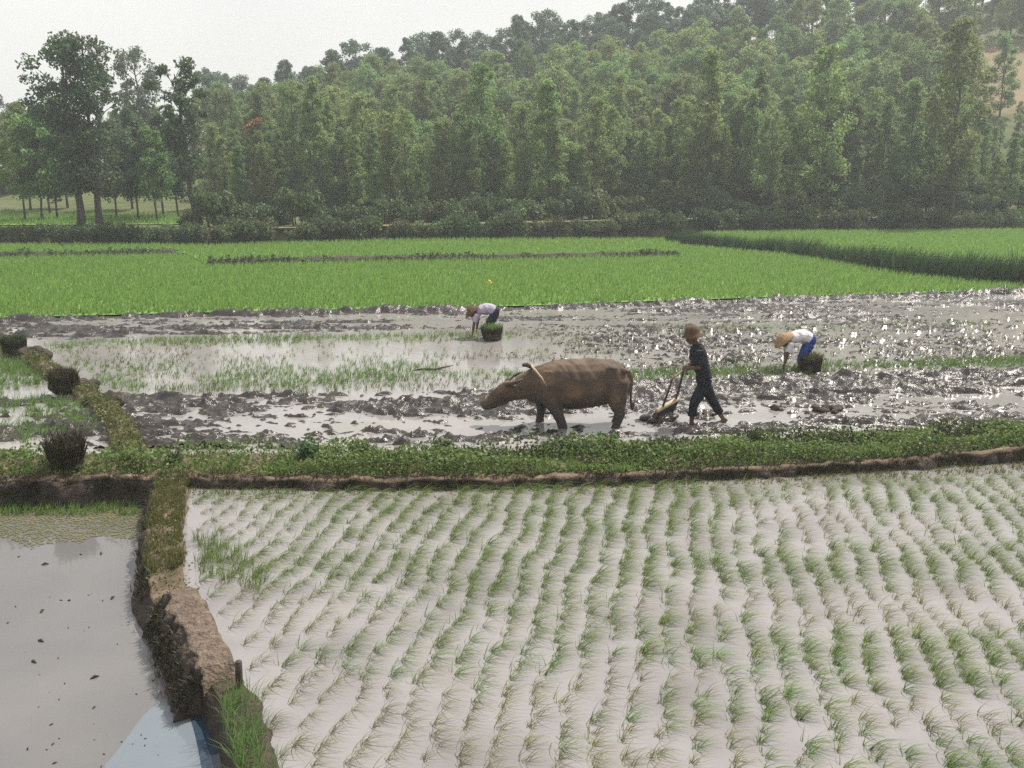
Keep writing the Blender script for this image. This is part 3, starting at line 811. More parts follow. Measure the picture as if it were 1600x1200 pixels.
K_SEED = [seedling_mesh(400 + i, 18, .245) for i in range(6)]
K_SEEDBIG = [seedling_mesh(420 + i, 28, .275) for i in range(4)]
K_SEEDTHIN = [seedling_mesh(440 + i, 12, .24) for i in range(4)]
rowdir = Vector((.172, .985, 0)); across = Vector((.985, -.172, 0))
def poly_in(P, x, y):
    c = False; j = len(P) - 1
    for i in range(len(P)):
        if (P[i][1] > y) != (P[j][1] > y) and x < (P[j][0] - P[i][0]) * (y - P[i][1]) / (P[j][1] - P[i][1]) + P[i][0]: c = not c
        j = i
    return c
area = [(lambda p: (p.x, p.y))(G(*a, Z_FRONT)) for a in ((302, 772), (1000, 757), (1660, 742), (1660, 1230), (430, 1230), (400, 1080), (368, 1010), (306, 905))]
spots = []
for i in range(-60, 60):
    wob = rd.uniform(-.03, .03)
    for j in range(-20, 130):
        p = across * (i * .255 + .035 * math.sin(j * .42 + .35 * i) + .02 * math.sin(j * .9 + i * 1.3)) + rowdir * (j * .155 + (i % 2) * .05)
        p += Vector((rd.gauss(0, .016), rd.gauss(0, .022), 0))
        if poly_in(area, p.x, p.y) and rd.random() > .04: spots.append(p)
spots.sort(key=lambda p: p.length)
rest = []
for k, p in enumerate(spots):
    # growth differs in broad patches across the paddy
    g = float(fbm(np.array([p.x * .25 + 4]), np.array([p.y * 1.0 + 2.0]), 2)[0]) + .16 * math.exp(-((p.y - 9.75) / .45) ** 2) + .12 * math.exp(-((p.y - 7.0) / .6) ** 2) - .12 * math.exp(-((p.y - 8.5) / .6) ** 2)
    g += rd.uniform(-.1, .1)
    if g > .56: me, mt = K_SEEDBIG[rd.randrange(4)], "seedling"
    elif g > .42: me, mt = K_SEED[rd.randrange(6)], "seedling"
    else: me, mt = K_SEEDTHIN[rd.randrange(4)], "seedling_pale"
    rz, sc = rd.uniform(-.5, .5), rd.uniform(.8, 1.15)
    if k < 300:
        me.materials.clear() if not me.materials else None
        o = link("rice_seedling", me, M[mt], None, (p.x, p.y, Z_FRONT), (0, 0, rz), sc)
        tag(o, "young rice seedling with arching blades in the near half of the front paddy", "seedling", "rice seedlings of the near rows")
    else:
        rest.append((me, p, rz, sc, mt))
Vs, Fs, off, mats_i = [], [], 0, []
for me, p, rz, sc, mt in rest:
    co = np.empty(len(me.vertices) * 3, np.float32); me.vertices.foreach_get("co", co); co = co.reshape(-1, 3) * sc
    c, s = math.cos(rz), math.sin(rz)
    co = np.column_stack([co[:, 0] * c - co[:, 1] * s + p.x, co[:, 0] * s + co[:, 1] * c + p.y, co[:, 2] + Z_FRONT])
    fi = np.empty(len(me.loops), np.int32); me.loops.foreach_get("vertex_index", fi)
    Vs.append(co); Fs.append(fi.reshape(-1, 4) + off); off += len(co); mats_i += [0 if mt == "seedling" else 1] * (len(fi) // 4)
me = np_mesh("far_seedlings", np.concatenate(Vs), np.concatenate(Fs))
me.materials.append(M["seedling"]); me.materials.append(M["seedling_pale"])
me.polygons.foreach_set("material_index", np.array(mats_i, np.int32))
tag(link("far_rice_seedlings", me), "farther rows of rice seedlings shrinking towards the long bund", "seedlings", kind="stuff")

def poly_np(P, q):
    c = np.zeros(len(q), bool); j = len(P) - 1
    for i in range(len(P)):
        c ^= ((P[i][1] > q[:, 1]) != (P[j][1] > q[:, 1])) & (q[:, 0] < (P[j][0] - P[i][0]) * (q[:, 1] - P[i][1]) / (P[j][1] - P[i][1] + 1e-12) + P[i][0])
        j = i
    return c
def tufts(name, label, cat, region, n, h, w, mat, z, per=7, lean=(.25, 0), spread=.6, mask=None, base_r=.04, seed=1):
    rg = np.random.default_rng(seed); P = [(lambda p: (p.x, p.y))(G(a, b, z)) for a, b in region]
    A = np.array(P); lo, hi = A.min(0), A.max(0); out = []
    for _ in range(60):
        q = lo + rg.random((4000, 2)) * (hi - lo); ok = poly_np(P, q)
        if mask is not None: ok &= rg.random(4000) < mask(q[:, 0], q[:, 1])
        out += [(a, b, z - .02) for a, b in q[ok]]
        if len(out) >= n: break
    V, F = blades(np.array(out[:n]), h, w, lean, spread, per, rg, base_r)
    return tag(link(name, np_mesh(name, V, F), M[mat]), label, cat, kind="stuff")
patch = lambda s, t0, t1, o=0: (lambda x, y: sstep(fbm(x * s + o, y * s * 2 + o, 3), t0, t1))
def strip(line, w0, w1, o=0.0, s_=.7, t0=.25, t1=.7, fade=None):
    """density falling off from a field line (photo pixels), broken up by noise"""
    e = edge(line)
    def f(x, y):
        y0 = e(x); d = (y - y0) / np.where(y > y0, w1, w0)
        k = np.exp(-d * d) * sstep(fbm(x * s_ + o, y * s_ * 2.2 + o, 3), t0, t1)
        return k * (fade(x) if fade else 1)
    return f
whole = [(60, 536), (400, 522), (700, 515), (1000, 508), (1300, 505), (1640, 493), (1640, 580), (1300, 592), (990, 607), (640, 612), (220, 622), (150, 600)]
ss = sstep
tufts("sparse_rice", "thin green rice fringe along the far mud strip behind the bent planters", "rice", whole, 1000, .13, .011, "rice", .0, 5, mask=strip([(60, 538), (400, 530), (700, 524), (1000, 518), (1640, 504)], .7, .3, 1, .6, fade=lambda x: 1 - .72 * ss(x, -1.5, 1)), seed=2)
tufts("sparse_rice", "sparse young rice in the left middle paddy before the buffalo", "rice", whole, 1200, .14, .010, "rice", .0, 5, mask=strip([(60, 602), (400, 596), (700, 590), (900, 588), (1640, 560)], .9, 1.6, 5, .9, .2, .8, fade=lambda x: 1 - ss(x, -2.5, -.5)), seed=3)
tufts("sparse_rice", "green rice strip between ploughman and the planter in white", "rice", whole, 1700, .14, .011, "rice", .0, 5, mask=strip([(700, 590), (1000, 586), (1300, 576), (1640, 562)], .5, .35, 9, .7, .15, .6, fade=lambda x: ss(x, -1.5, .5)), seed=4)
tufts("sparse_rice", "thin olive shoots scattered over the whole middle paddy", "rice", whole, 2600, .12, .010, "grass_olive", .0, 4, mask=patch(.5, .3, .75), seed=6)
tufts("left_paddy_rice", "young rice in the small paddy left of the curved bund", "rice", [(-60, 560), (40, 570), (95, 620), (150, 645), (170, 690), (150, 700), (-60, 690)], 560, .17, .011, "rice", .0, 7, mask=patch(.8, .3, .6), seed=7)
tufts("left_paddy_rice", "denser green rice in the corner above the small left paddy", "rice", [(-60, 512), (0, 530), (60, 575), (80, 600), (-60, 606)], 480, .2, .012, "rice", .0, 7, seed=8)
tufts("pond_grass", "grass blades at the foot of the dark bund wall", "grass", [(-60, 792), (215, 790), (212, 806), (-60, 806)], 150, .15, .010, "seedling", Z_POND, 8, (.25, 0), .5, seed=9)
tufts("corner_grass", "bright grass clump covering the dike's low end at the bottom edge", "grass", [(346, 1085), (395, 1085), (440, 1240), (372, 1240)], 85, .25, .006, "seedling", -.04, 7, (.12, .0), .9, base_r=.05, seed=10)
tufts("edge_weeds", "weedy rice crowding the paddy corner beside the dike", "weeds", [(298, 840), (340, 835), (420, 900), (400, 930), (312, 905)], 110, .18, .007, "seedling", Z_FRONT, 6, (.15, 0), .6, seed=11)
tufts("algae_grass", "short olive grass growing through the paddy's back edge", "grass", [(290, 757), (700, 752), (1000, 745), (1640, 716), (1640, 740), (1000, 762), (600, 772), (290, 774)], 700, .1, .010, "grass_olive", Z_FRONT, 6, (.2, 0), .6, seed=12)

# herbs on the banks
def bank_herbs(name, label, C, N, q, u0, u1, zf, n, leaf, hmax, mat, seed, dens=lambda q, u: 1.0):
    rg = np.random.default_rng(seed); K = n * 4
    i = rg.integers(len(C), size=K); u = u0 + rg.random(K) * (u1 - u0)
    ok = rg.random(K) < np.array([dens(float(a), float(b)) for a, b in zip(q[i], u)]); i, u = i[ok][:n], u[ok][:n]
    xy = C[i] + N[i] * u[:, None]; x = xy[:, 0] + rg.normal(size=len(i)) * .03 + (rg.random(len(i)) - .5) * np.linalg.norm(C[1] - C[0]) * 1.2; y = xy[:, 1]
    hh = hmax * (fbm(x * 1.3 + seed, y * 2.5, 3) * 1.7 - .3) * np.minimum(1, (u - u0) / .15 + .25) * np.minimum(1, (u1 - u) / .12 + .2)
    out = np.column_stack([x, y, np.array([zf(float(a)) for a in u]) + np.maximum(.015, hh) * rg.random(len(i)) ** .6])
    V, F = leaf_cloud(np.array(out), leaf, .6, 0, rg, .8)
    return tag(link(name, np_mesh(name, V, F), M[mat]), label, "weeds", kind="stuff")
bank_herbs("bund_herbs", "low leafy herbs covering the long bund behind its bare lip", C1, N1, q1, -.36, .74, lambda u: .08 if u < .5 else .0, 36000, .055, .34, "leaf_herb", 21, lambda q, u: 1.0 if q > .27 else (.35 if q > .18 else .55))
bank_herbs("bund_herbs", "dark leafy herbs growing tall on the long bund's back edge", C1, N1, q1, .2, .7, lambda u: .11, 8000, .06, .36, "leaf_bush", 22, lambda q, u: float(sstep(np.array(q), .3, .6)))
for k, (c_, n_, q_, lab) in enumerate(RIDGES):
    bank_herbs("ridge_grass", "dark weeds on the " + ("short" if k == 0 else "long") + " ridge between the green fields", c_, n_, q_, -.35, .3, lambda u: .12, 2600 if k == 0 else 5000, .12, .34, "leaf_bush", 60 + k)
bank_herbs("dike_herbs", "olive weeds on the grassy stretch of the dike", Cd1, Nd1, qd1, -.17, .24, lambda u: .05, 900, .035, .10, "grass_olive", 23)
def bank_grass(name, label, C, N, q, u0, u1, zf, n, h, w, mat, seed, per=5, spread=.7, q0=0.0, q1_=1.0):
    """tufts of grass blades along a bank"""
    rg = np.random.default_rng(seed); i = rg.integers(int(q0 * len(C)), max(1, int(q1_ * len(C))), size=n); u = u0 + rg.random(n) * (u1 - u0)
    xy = C[i] + N[i] * u[:, None] + (rg.random((n, 2)) - .5) * .08
    hh = h * (.5 + fbm(xy[:, 0] * 1.7 + seed, xy[:, 1] * 1.7, 3))
    V, F = blades(np.column_stack([xy, np.array([zf(float(a)) for a in u])]), hh, w, (.1, 0), spread, per, rg, .03)
    return tag(link(name, np_mesh(name, V, F), M[mat]), label, "grass", kind="stuff")
M["basket_leaf"] = leaf_mat("muddy_blade", (.02, .022, .012), (.07, .06, .03), .2, .05)
bank_grass("dike_grass", "olive grass blades on top of the grassy dike", Cd1, Nd1, qd1, -.16, .22, lambda u: .04, 900, .10, .009, "grass_olive", 71, q1_=.78)
bank_grass("dike_grass", "dark muddy grass hanging on the pond side of the grassy dike", Cd1, Nd1, qd1, -.28, -.13, lambda u: -.02 + (u + .13) * 1.3, 420, .07, .010, "basket_leaf", 72, 5, 1.2, q1_=.85)
bank_grass("dike_grass", "dark muddy grass hanging on the pond side of the bare slab", Cd2, Nd2, qd2, -.32, -.16, lambda u: .03 + (u + .16) * 1.7, 480, .06, .009, "basket_leaf", 73, 5, 1.2)
bank_grass("bund_fringe", "dark muddy grass hanging on the front wall of the long bund", C1, N1, q1, -.52, -.42, lambda u: .02 + (u + .44) * 2.4, 2600, .09, .010, "basket_leaf", 74, 5, 1.1)
bank_grass("bund_fringe", "bright grass tufts along the top of the long bund", C1, N1, q1, -.34, .5, lambda u: .08, 2600, .13, .009, "rice", 75, 6)
bank_grass("bund_grass", "tall olive blades along the small curved bund", C3, N3, q3, -.15, .24, lambda u: .10, 1000, .14, .010, "grass_olive", 76, 6)
bank_herbs("bund_grass", "olive grass cover on the small curved bund", C3, N3, q3, -.16, .22, lambda u: .12, 3000, .055, .16, "grass_olive", 25, lambda q, u: .25 + .75 * float(sstep(np.array(q), .3, .8)))
K_HERB = [bush_mesh(250 + i, .24, .2, .34, 420, .055, 6) for i in range(3)]
for px, py, s, m, lab in ((475, 716, 1.0, "leaf_bush", "round dark bush on the long bund, the one nearest the dike"), (560, 712, .8, "leaf_herb", "small green bush on the bund beside the round dark bush"),
                          (690, 708, .9, "leaf_bush", "dark bush on the bund below the buffalo's muzzle"), (272, 722, .7, "grass_olive", "brownish weed clump where the curved bund meets the long bund"),
                          (950, 700, .85, "leaf_herb", "green bush on the bund below the buffalo's hind legs"), (1180, 695, .9, "leaf_bush", "dark bush on the bund just right of the ploughman")):
    p = G(px, py, .12); plant_bush("bund_bush", K_HERB[rd.randrange(3)], (p.x, p.y, .1), s, m, lab, None, rd.random() * 6)

# floating bits on the pond
rg = np.random.default_rng(31); mb = MB()
for _ in range(70):
    p = G(rg.uniform(-20, 250), rg.uniform(845, 1200), Z_POND)
    if p.x < -2.9 - (p.y - 8) * .32:
        a = rg.random() * 3; s = rg.uniform(.003, .011) if rg.random() < .85 else .02
        mb.add(*loft([(p.x - s * 2 * math.cos(a), p.y - s * 2 * math.sin(a), Z_POND), (p.x, p.y, Z_POND + s * .8), (p.x + s * 2 * math.cos(a), p.y + s * 2 * math.sin(a), Z_POND + s * .2)], [s * .3, s * .7, s * .2], 5))
tag(link("floating_debris", mb.mesh("debris"), M["wood_dark"]), "dark crumbs of straw and mud floating on the pond", "debris", kind="stuff")

# ------------------------------------------------------------------ water buffalo
bp = G(905, 663); BX, BY = bp.x, bp.y
hide_parts = []
spine = [(.80, .78, .08, .10), (.76, .76, .17, .22), (.66, .75, .26, .30), (.48, .735, .31, .365), (.22, .705, .37, .415), (-.08, .69, .395, .425), (-.36, .70, .36, .405),
         (-.58, .705, .29, .335), (-.74, .69, .215, .275), (-.88, .655, .17, .225), (-1.02, .60, .14, .185), (-1.14, .565, .125, .17)]
hide_parts.append(loft([(x, 0, z) for x, z, a, b in spine], [(a, b) for x, z, a, b in spine], 18))
head = [(-1.06, .60, .10, .13), (-1.15, .575, .125, .165), (-1.23, .545, .135, .178), (-1.32, .495, .12, .155), (-1.41, .435, .098, .122), (-1.49, .385, .088, .10), (-1.56, .345, .092, .092), (-1.605, .32, .085, .08), (-1.63, .305, .05, .05)]
hide_parts.append(loft([(x, 0, z) for x, z, a, b in head], [(a, b) for x, z, a, b in head], 14))
hide_parts.append(loft([(-1.15, 0, .44), (-1.28, 0, .385), (-1.42, 0, .325), (-1.55, 0, .275)], [(.09, .05), (.09, .055), (.06, .04), (.05, .03)], 10))     # jaw
hide_parts.append(ball((-1.20, 0, .70), (.07, .13, .045), 10, 6))                                                                 # poll
for s_ in (-1, 1):
    hide_parts.append(ball((-1.285, s_ * .105, .575), (.05, .03, .035), 8, 5))                                                      # brow
    hide_parts.append(ball((.50, s_ * .20, .99), (.10, .07, .05), 8, 5)); hide_parts.append(ball((.70, s_ * .16, .94), (.07, .06, .05), 8, 5))   # hip bones
    hide_parts.append(loft([(-.52, s_ * .22, .95), (-.56, s_ * .29, .75), (-.60, s_ * .24, .52)], [(.05, .08), (.06, .12), (.05, .09)], 8))       # shoulder blade
hide_parts.append(loft([(-.60, 0, .46), (-.74, 0, .43), (-.86, 0, .44)], [(.10, .08), (.07, .06), (.04, .05)], 10))             # brisket
hide_parts.append(loft([(.30, 0, 1.08), (.50, 0, 1.06), (.70, 0, .98)], [(.05, .03), (.09, .04), (.04, .03)], 8))              # hip line
def leg(pts): hide_parts.append(loft([p[:3] for p in pts], [(p[3][0] * 1.1, p[3][1] * 1.1) if hasattr(p[3], '__len__') else p[3] * 1.28 for p in pts], 12))
# front legs: the far one straight under the chest, the near one pushed back
leg([(-.56, .17, .62, (.11, .17)), (-.60, .18, .42, (.085, .11)), (-.63, .18, .24, .066), (-.64, .18, .10, .054), (-.66, .18, -.04, .062), (-.69, .18, -.12, .072)])
leg([(-.50, -.20, .62, (.12, .19)), (-.46, -.21, .42, (.09, .115)), (-.37, -.21, .25, .068), (-.31, -.21, .10, .056), (-.28, -.21, -.03, .062), (-.31, -.21, -.12, .072)])
# hind legs: heavy thigh, hock pointing back
leg([(.48, -.15, .92, (.10, .14)), (.56, -.19, .72, (.13, .20)), (.57, -.21, .50, (.115, .175)), (.62, -.21, .33, (.08, .11)), (.66, -.21, .22, .068), (.60, -.21, .06, .056), (.57, -.21, -.04, .062), (.54, -.21, -.12, .072)])
leg([(.48, .15, .92, (.10, .14)), (.56, .19, .72, (.13, .20)), (.60, .20, .50, (.115, .175)), (.68, .20, .33, (.08, .10)), (.70, .20, .22, .066), (.65, .20, .06, .056), (.63, .20, -.04, .062), (.60, .20, -.12, .072)])
for s in (-1, 1):                                                                                                               # ears
    hide_parts.append(loft([(-1.12, s * .10, .66), (-1.05, s * .20, .655), (-1.00, s * .28, .62)], [(.02, .045), (.022, .065), (.01, .02)], 8, (1, 0, 0)))
    hide_parts.append(ball((-1.585, s * .05, .335), (.035, .03, .03), 8, 5))
hide_parts.append(loft([(.79, 0, .92), (.845, 0, .82), (.86, -.01, .62), (.84, -.02, .42), (.87, -.02, .36)], [.035, .03, .024, .026, .03], 8))   # tail
hide_parts.append(ball((.05, 0, .33), (.12, .05, .06), 8, 5))
buffalo = empty("water_buffalo", (BX, BY, 0))
tag(buffalo, "brown water buffalo walking with lowered head ahead of the ploughman", "buffalo")
link("body", rumple(rumple(fused(hide_parts, .02, 4, "buffalo_body"), .022, .22), .008, .05, 9), M["hide"], buffalo)
for s in (-1, 1):
    mb = MB(); mb.add(*loft([(-1.20, s * .09, .70), (-1.17, s * .19, .73), (-1.10, s * .27, .765), (-1.01, s * .29, .80), (-.94, s * .26, .84)], [.042, .039, .032, .021, .006], 8, (0, 0, 1)))
    link("horn", mb.mesh("horn"), M["horn"], buffalo)
    mb = MB(); mb.add(*ball((-1.31, s * .118, .56), (.022, .014, .02), 8, 6)); link("eye", mb.mesh("eye"), M["eye"], buffalo)
mb = MB(); mb.add(*loft([(.86, -.02, .40), (.875, -.02, .33), (.87, -.02, .25)], [.03, .042, .008], 8)); link("tail_tuft", mb.mesh("tuft"), M["horn"], buffalo)

yoke = empty("yoke", (BX, BY, 0))
tag(yoke, "pale curved wooden yoke lying across the buffalo's neck", "yoke")
mb = MB(); mb.add(*loft([(-.56, -.34, .74), (-.64, -.30, .86), (-.73, -.21, .955), (-.80, -.06, 1.0), (-.80, .10, .985), (-.72, .25, .90), (-.62, .33, .76)], [.011, .014, .017, .02, .017, .014, .011], 8, (1, 0, 0)))
bow = link("bow", mb.mesh("bow"), M["wood_pale"], yoke)
mb = MB(); mb.add(*loft([(-.78, -.04, .97), (-.88, -.07, 1.03), (-.95, -.08, 1.02)], [.028, .042, .026], 8)); link("knob", mb.mesh("knob"), M["wood_dark"], bow)

# ------------------------------------------------------------------ people
def hand(w, d, s, closed=.8):
    """palm and five fingers from wrist w along d, s = direction from little finger to thumb side"""
    w, d, s = Vector(w), Vector(d).normalized(), Vector(s); s = (s - s.dot(d) * d).normalized(); n = d.cross(s)
    if n.z > 0: n = -n
    out = [loft([w - d * .01, w + d * .03, w + d * .075], [(.022, .017), (.036, .018), (.036, .015)], 8, tuple(s))]
    for k, ln in enumerate((.062, .074, .070, .058)):
        b = w + d * .07 + s * (.028 - .0185 * k)
        p1 = b + d * ln * .45 + n * ln * .12 * closed
        p2 = p1 + (d * (1 - closed * .8) + n * closed).normalized() * ln * .42
        p3 = p2 + (d * (1 - closed * 1.7) + n * closed).normalized() * ln * .35
        out.append(loft([b - d * .02, b, p1, p2, p3], [.010, .010, .0095, .009, .0075], 6, tuple(s)))
    t0 = w + d * .022 + s * .022
    out.append(loft([t0, t0 + s * .03 + d * .018, t0 + s * .034 + d * .045 + n * .014 * closed, t0 + s * .024 + d * .062 + n * .028 * closed], [.013, .0125, .0105, .008], 6, tuple(d)))
    return out

def foot(a, fwd):
    a = Vector(a); f = Vector(fwd).normalized()
    return loft([a + Vector((0, 0, .02)) - f * .05, a - Vector((0, 0, .03)), a + f * .07 - Vector((0, 0, .045)), a + f * .15 - Vector((0, 0, .06)), a + f * .19 - Vector((0, 0, .062))],
                [(.03, .035), (.037, .042), (.043, .032), (.046, .022), (.03, .014)], 8)

def person(name_label, loc, J, skin, shirt, trousers, hat_mesh, hat_mat, hat_loc, hat_rot, fwd=(-1, 0, 0), sleeve=1.0, trouser_len=1.0, torso_r=1.0):
    """J: joints in metres, facing -x; torso is a list of (x, z, half-width, half-depth)"""
    root = empty("person", loc); tag(root, name_label, "person")
    hd = Vector(J["head"]); tilt = Vector(J["face"]).normalized()          # face = direction the face looks
    upv = Vector((0, 0, 1)) - tilt.z * tilt; upv.normalize()
    nk = Vector(J["neck"])
    P = []
    P.append(loft([hd - upv * .115 + tilt * .02, hd - upv * .085 + tilt * .02, hd - upv * .03 + tilt * .008, hd + upv * .03, hd + upv * .08 - tilt * .008, hd + upv * .112 - tilt * .01],
                  [(.035, .04), (.056, .066), (.071, .088), (.076, .096), (.062, .08), (.028, .04)], 12))
    P.append(loft([hd - upv * .005 + tilt * .088, hd - upv * .035 + tilt * .108, hd - upv * .045 + tilt * .088], [.010, .016, .010], 6))       # nose
    P.append(ball(hd - upv * .075 + tilt * .078, (.022, .026, .012), 8, 5))                                                               # mouth
    for s in (-1, 1): P.append(ball(hd + Vector((0, s * .078, 0)) - upv * .015, (.022, .012, .032), 8, 5))                                  # ears
    P.append(loft([nk - Vector((0, 0, .05)) if abs(tilt.z) < .5 else nk, nk, hd - upv * .06 - tilt * .02], [.062, .055, .052], 10))
    tor = J["torso"]
    P.append(loft([(x, 0, z) for x, z, a, b in tor], [(a * .93, b * .93) for x, z, a, b in tor], 14))
    Sh, Tr = [], []
    Sh.append(loft([(x, 0, z) for x, z, a, b in tor], [(a + .02, b + .022) for x, z, a, b in tor], 14))
    for arm in J["arms"]:
        sh, el, wr, th = [Vector(v) for v in arm]
        P.append(loft([sh, sh.lerp(el, .5), el, el.lerp(wr, .4), wr], [.052, .046, .038, .037, .026], 10)); P += hand(wr, wr - el, th, J.get("grip", .8))
        e = el.lerp(wr, .62 * sleeve) if sleeve > .6 else sh.lerp(el, .85)
        pts = [sh, sh.lerp(el, .5), el, e] if sleeve > .6 else [sh, sh.lerp(el, .45), e]
        Sh.append(loft(pts, ([.074, .068, .06, .054] if sleeve > .6 else [.08, .075, .07]), 10))
    for lg in J["legs"]:
        hp, kn, an = [Vector(v) for v in lg]
        P.append(loft([hp, hp.lerp(kn, .5), kn, kn.lerp(an, .35), an], [.085, .072, .052, .052, .034], 12)); P.append(foot(an, fwd))
        e = kn.lerp(an, .25 * trouser_len)
        Tr.append(loft([hp + Vector((0, 0, .02)), hp.lerp(kn, .5), kn, e], [.108, .096, .078, .074], 12))
    px_, pz_, a_, b_ = J["pelvis"]; q = tor[-1]
    Tr.append(loft([(q[0], 0, q[1]), (px_, 0, pz_), (J["seat"][0], 0, J["seat"][1])], [(q[2] + .02, q[3] + .024), (a_, b_), (a_ * .8, b_ * .75)], 14))
    link("body", fused(P, .0105, 3, "person_body"), skin, root)
    link("shirt", rumple(fused(Sh, .012, 2, "shirt"), .014, .075), shirt, root)
    link("trousers", rumple(fused(Tr, .012, 2, "trousers"), .013, .07, 5), trousers, root)
    for s in (-1, 1):
        mb = MB(); mb.add(*ball(hd + tilt * .088 + upv * .008 + Vector((0, s * .032, 0)), (.009, .012, .007), 8, 5)); link("eye", mb.mesh("eye"), M["eye"], root)
    link("hat", hat_mesh, hat_mat, root, hat_loc, hat_rot)
    return root

def hat_dome():
    mb = MB(); mb.add(*lathe([(.178, -.04), (.172, -.028), (.125, .012), (.122, .03), (.118, .075), (.095, .115), (.055, .137), (.004, .145), (.004, .135), (.05, .127), (.088, .105), (.108, .07), (.112, .03), (.115, .004), (.168, -.036), (.178, -.04)], 24)); return mb.mesh("hat")
def hat_cone():
    mb = MB(); mb.add(*lathe([(.24, -.045), (.238, -.035), (.17, .02), (.09, .085), (.004, .14), (.004, .125), (.085, .07), (.165, .005), (.24, -.045)], 26)); return mb.mesh("hat")

# the ploughman, mid-stride, leaning into the handle
mp = G(1100, 662); S = 95.7
def L(px, py, y=0.0): return ((px - 1100) / S, y, (660 - py) / S * 1.03)
def T(px, py, a, b): p = L(px, py); return (p[0], p[2], a, b)
Jm = dict(head=L(1075.5, 524), face=(-1, 0, -.18), neck=L(1083, 536), grip=.9,
          torso=[T(1084, 534, .07, .05), T(1084.5, 539, .15, .075), T(1087, 550, .175, .105), T(1090, 564, .165, .11), T(1095, 580, .15, .10), T(1097, 590, .155, .11)],
          pelvis=(*T(1097, 596, .155, .118),), seat=(L(1097.5, 605)[0], L(1097.5, 605)[2]),
          arms=[(L(1084, 541, -.17), L(1083, 568, -.21), L(1069, 569, -.14), (0, .6, .6)), (L(1084, 541, .17), L(1081, 566, .20), L(1073, 575, .12), (0, -.6, .6))],
          legs=[(L(1094, 602, -.08), L(1080, 626, -.10), L(1078, 658, -.09)), (L(1101, 602, .08), L(1116, 629, .09), L(1133, 656, .08))])
person("ploughman in dark clothes and brown hat striding behind the harrow", (mp.x, mp.y, 0), Jm, M["skin"], M["cloth_black"], M["cloth_black"], hat_dome(), M["straw_dark"],
       tuple(Vector(Jm["head"]) + Vector((.0, 0, .055))), (0, -.16, 0), sleeve=0.5, trouser_len=2.4)

# harrow he steers: slanting uprights, top bar, toothed beam
hp = G(1041, 655); har = empty("harrow", (hp.x, hp.y, 0))
tag(har, "wooden hand-steered harrow with a toothed beam in front of the ploughman", "harrow")
def HL(px, py, y): return Vector(((px - 1041) / S, y, (655 - py) / S * 1.03))
a0, a1 = HL(1030, 634, -.14), HL(1046, 587, -.14); c0, c1 = HL(1056, 628, .14), HL(1069, 577, .14)
def bar(name, pts, rad, mat, sides=7):
    mb = MB(); mb.add(*loft(pts, rad, sides)); return link(name, mb.mesh(name), M[mat], har)
d = (c0 - a0).normalized()
beam = bar("beam", [a0 - d * .14, a0 - d * .12, c0 + d * .10, c0 + d * .12], [.02, .042, .042, .02], "wood_pale", 8)
bar("upright", [a0 - Vector((0, 0, .05)), a0.lerp(a1, .5) + Vector((.01, 0, 0)), a1], [.02, .018, .016], "wood_dark")
bar("upright", [c0 - Vector((0, 0, .05)), c0.lerp(c1, .5) + Vector((.01, 0, 0)), c1, c1 + Vector((-.02, -.09, .07))], [.02, .018, .017, .016], "wood_dark")
bar("handle_bar", [a1 - d * .05, a1.lerp(c1, .5), c1 + d * .05], [.017, .018, .017], "wood")
for k in range(9):
    p = a0 - d * .11 + d * ((c0 - a0).length + .2) * k / 8
    tooth = bar("tooth", [p - Vector((0, 0, .03)), p + Vector((-.05, 0, -.16)), p + Vector((-.12, 0, -.34))], [.022, .018, .008], "wood_dark", 6); tooth.parent = beam
bar("draw_pole", [a0.lerp(c0, .5), a0.lerp(c0, .5) + Vector((-.12, 0, -.06)), a0.lerp(c0, .5) + Vector((-.27, -.02, -.20))], [.03, .026, .022], "wood_dark")
# heap of mud pushed by the harrow
mb = MB(); rg = np.random.default_rng(41)
parts = [ball((hp.x + rg.normal() * .16 - .12, hp.y + rg.normal() * .12 - .03, .0 + rg.random() * .08), (rg.uniform(.05, .12), rg.uniform(.05, .1), rg.uniform(.04, .08)), 8, 6) for _ in range(26)]
tag(link("mud_heap", fused(parts, .016, 1, "heap"), M["mud"]), "dark heap of wet mud gathered before the harrow's teeth", "mud heap")

# the two planters bent over the water
def planter(label, fx, fy, S, shirt, trousers, hat_mat, dy=0.0):
    b = G(fx, fy)
    # joints measured on the planter in white (feet at 1243,577; 76.5 px a metre)
    def L2(px, py, y=0.0): return ((px - 1243) / 76.5, y, (577 - py) / 76.5 * 1.03)
    def T2(px, py, a, c): p = L2(px, py); return (p[0], p[2], a, c)
    J = dict(head=L2(1219.5, 532), face=(-.45, 0, -.9), neck=L2(1227, 529), grip=.55,
             torso=[T2(1228, 530, .08, .06), T2(1231, 528.5, .16, .085), T2(1238, 525.5, .175, .105), T2(1247, 523.5, .165, .115), T2(1256, 525, .16, .12), T2(1261, 528, .155, .115)],
             pelvis=T2(1263, 531, .16, .125), seat=(L2(1263, 537)[0], L2(1263, 537)[2]),
             arms=[(L2(1230, 532, -.17), L2(1224, 549, -.20), L2(1221.5, 565, -.15), (-.3, .9, 0)), (L2(1230, 532, .17), L2(1230, 550, .19), L2(1228, 563, .12), (-.3, -.9, 0))],
             legs=[(L2(1261, 537, -.085), L2(1248, 556, -.12), L2(1244, 580, -.12)), (L2(1262, 537, .085), L2(1254, 556, .11), L2(1252, 580, .11))])
    r = person(label, (b.x, b.y, 0), J, M["skin"], shirt, trousers, hat_cone(), hat_mat, tuple(Vector(J["head"]) + Vector((-.005, 0, .055))), (0, -.75, 0), sleeve=.5, trouser_len=1.2)
    return b
p2 = planter("planter in white shirt and blue trousers bent double beside a bundle", 1243, 578, 76.5, M["cloth_white"], M["cloth_blue"], M["straw"])
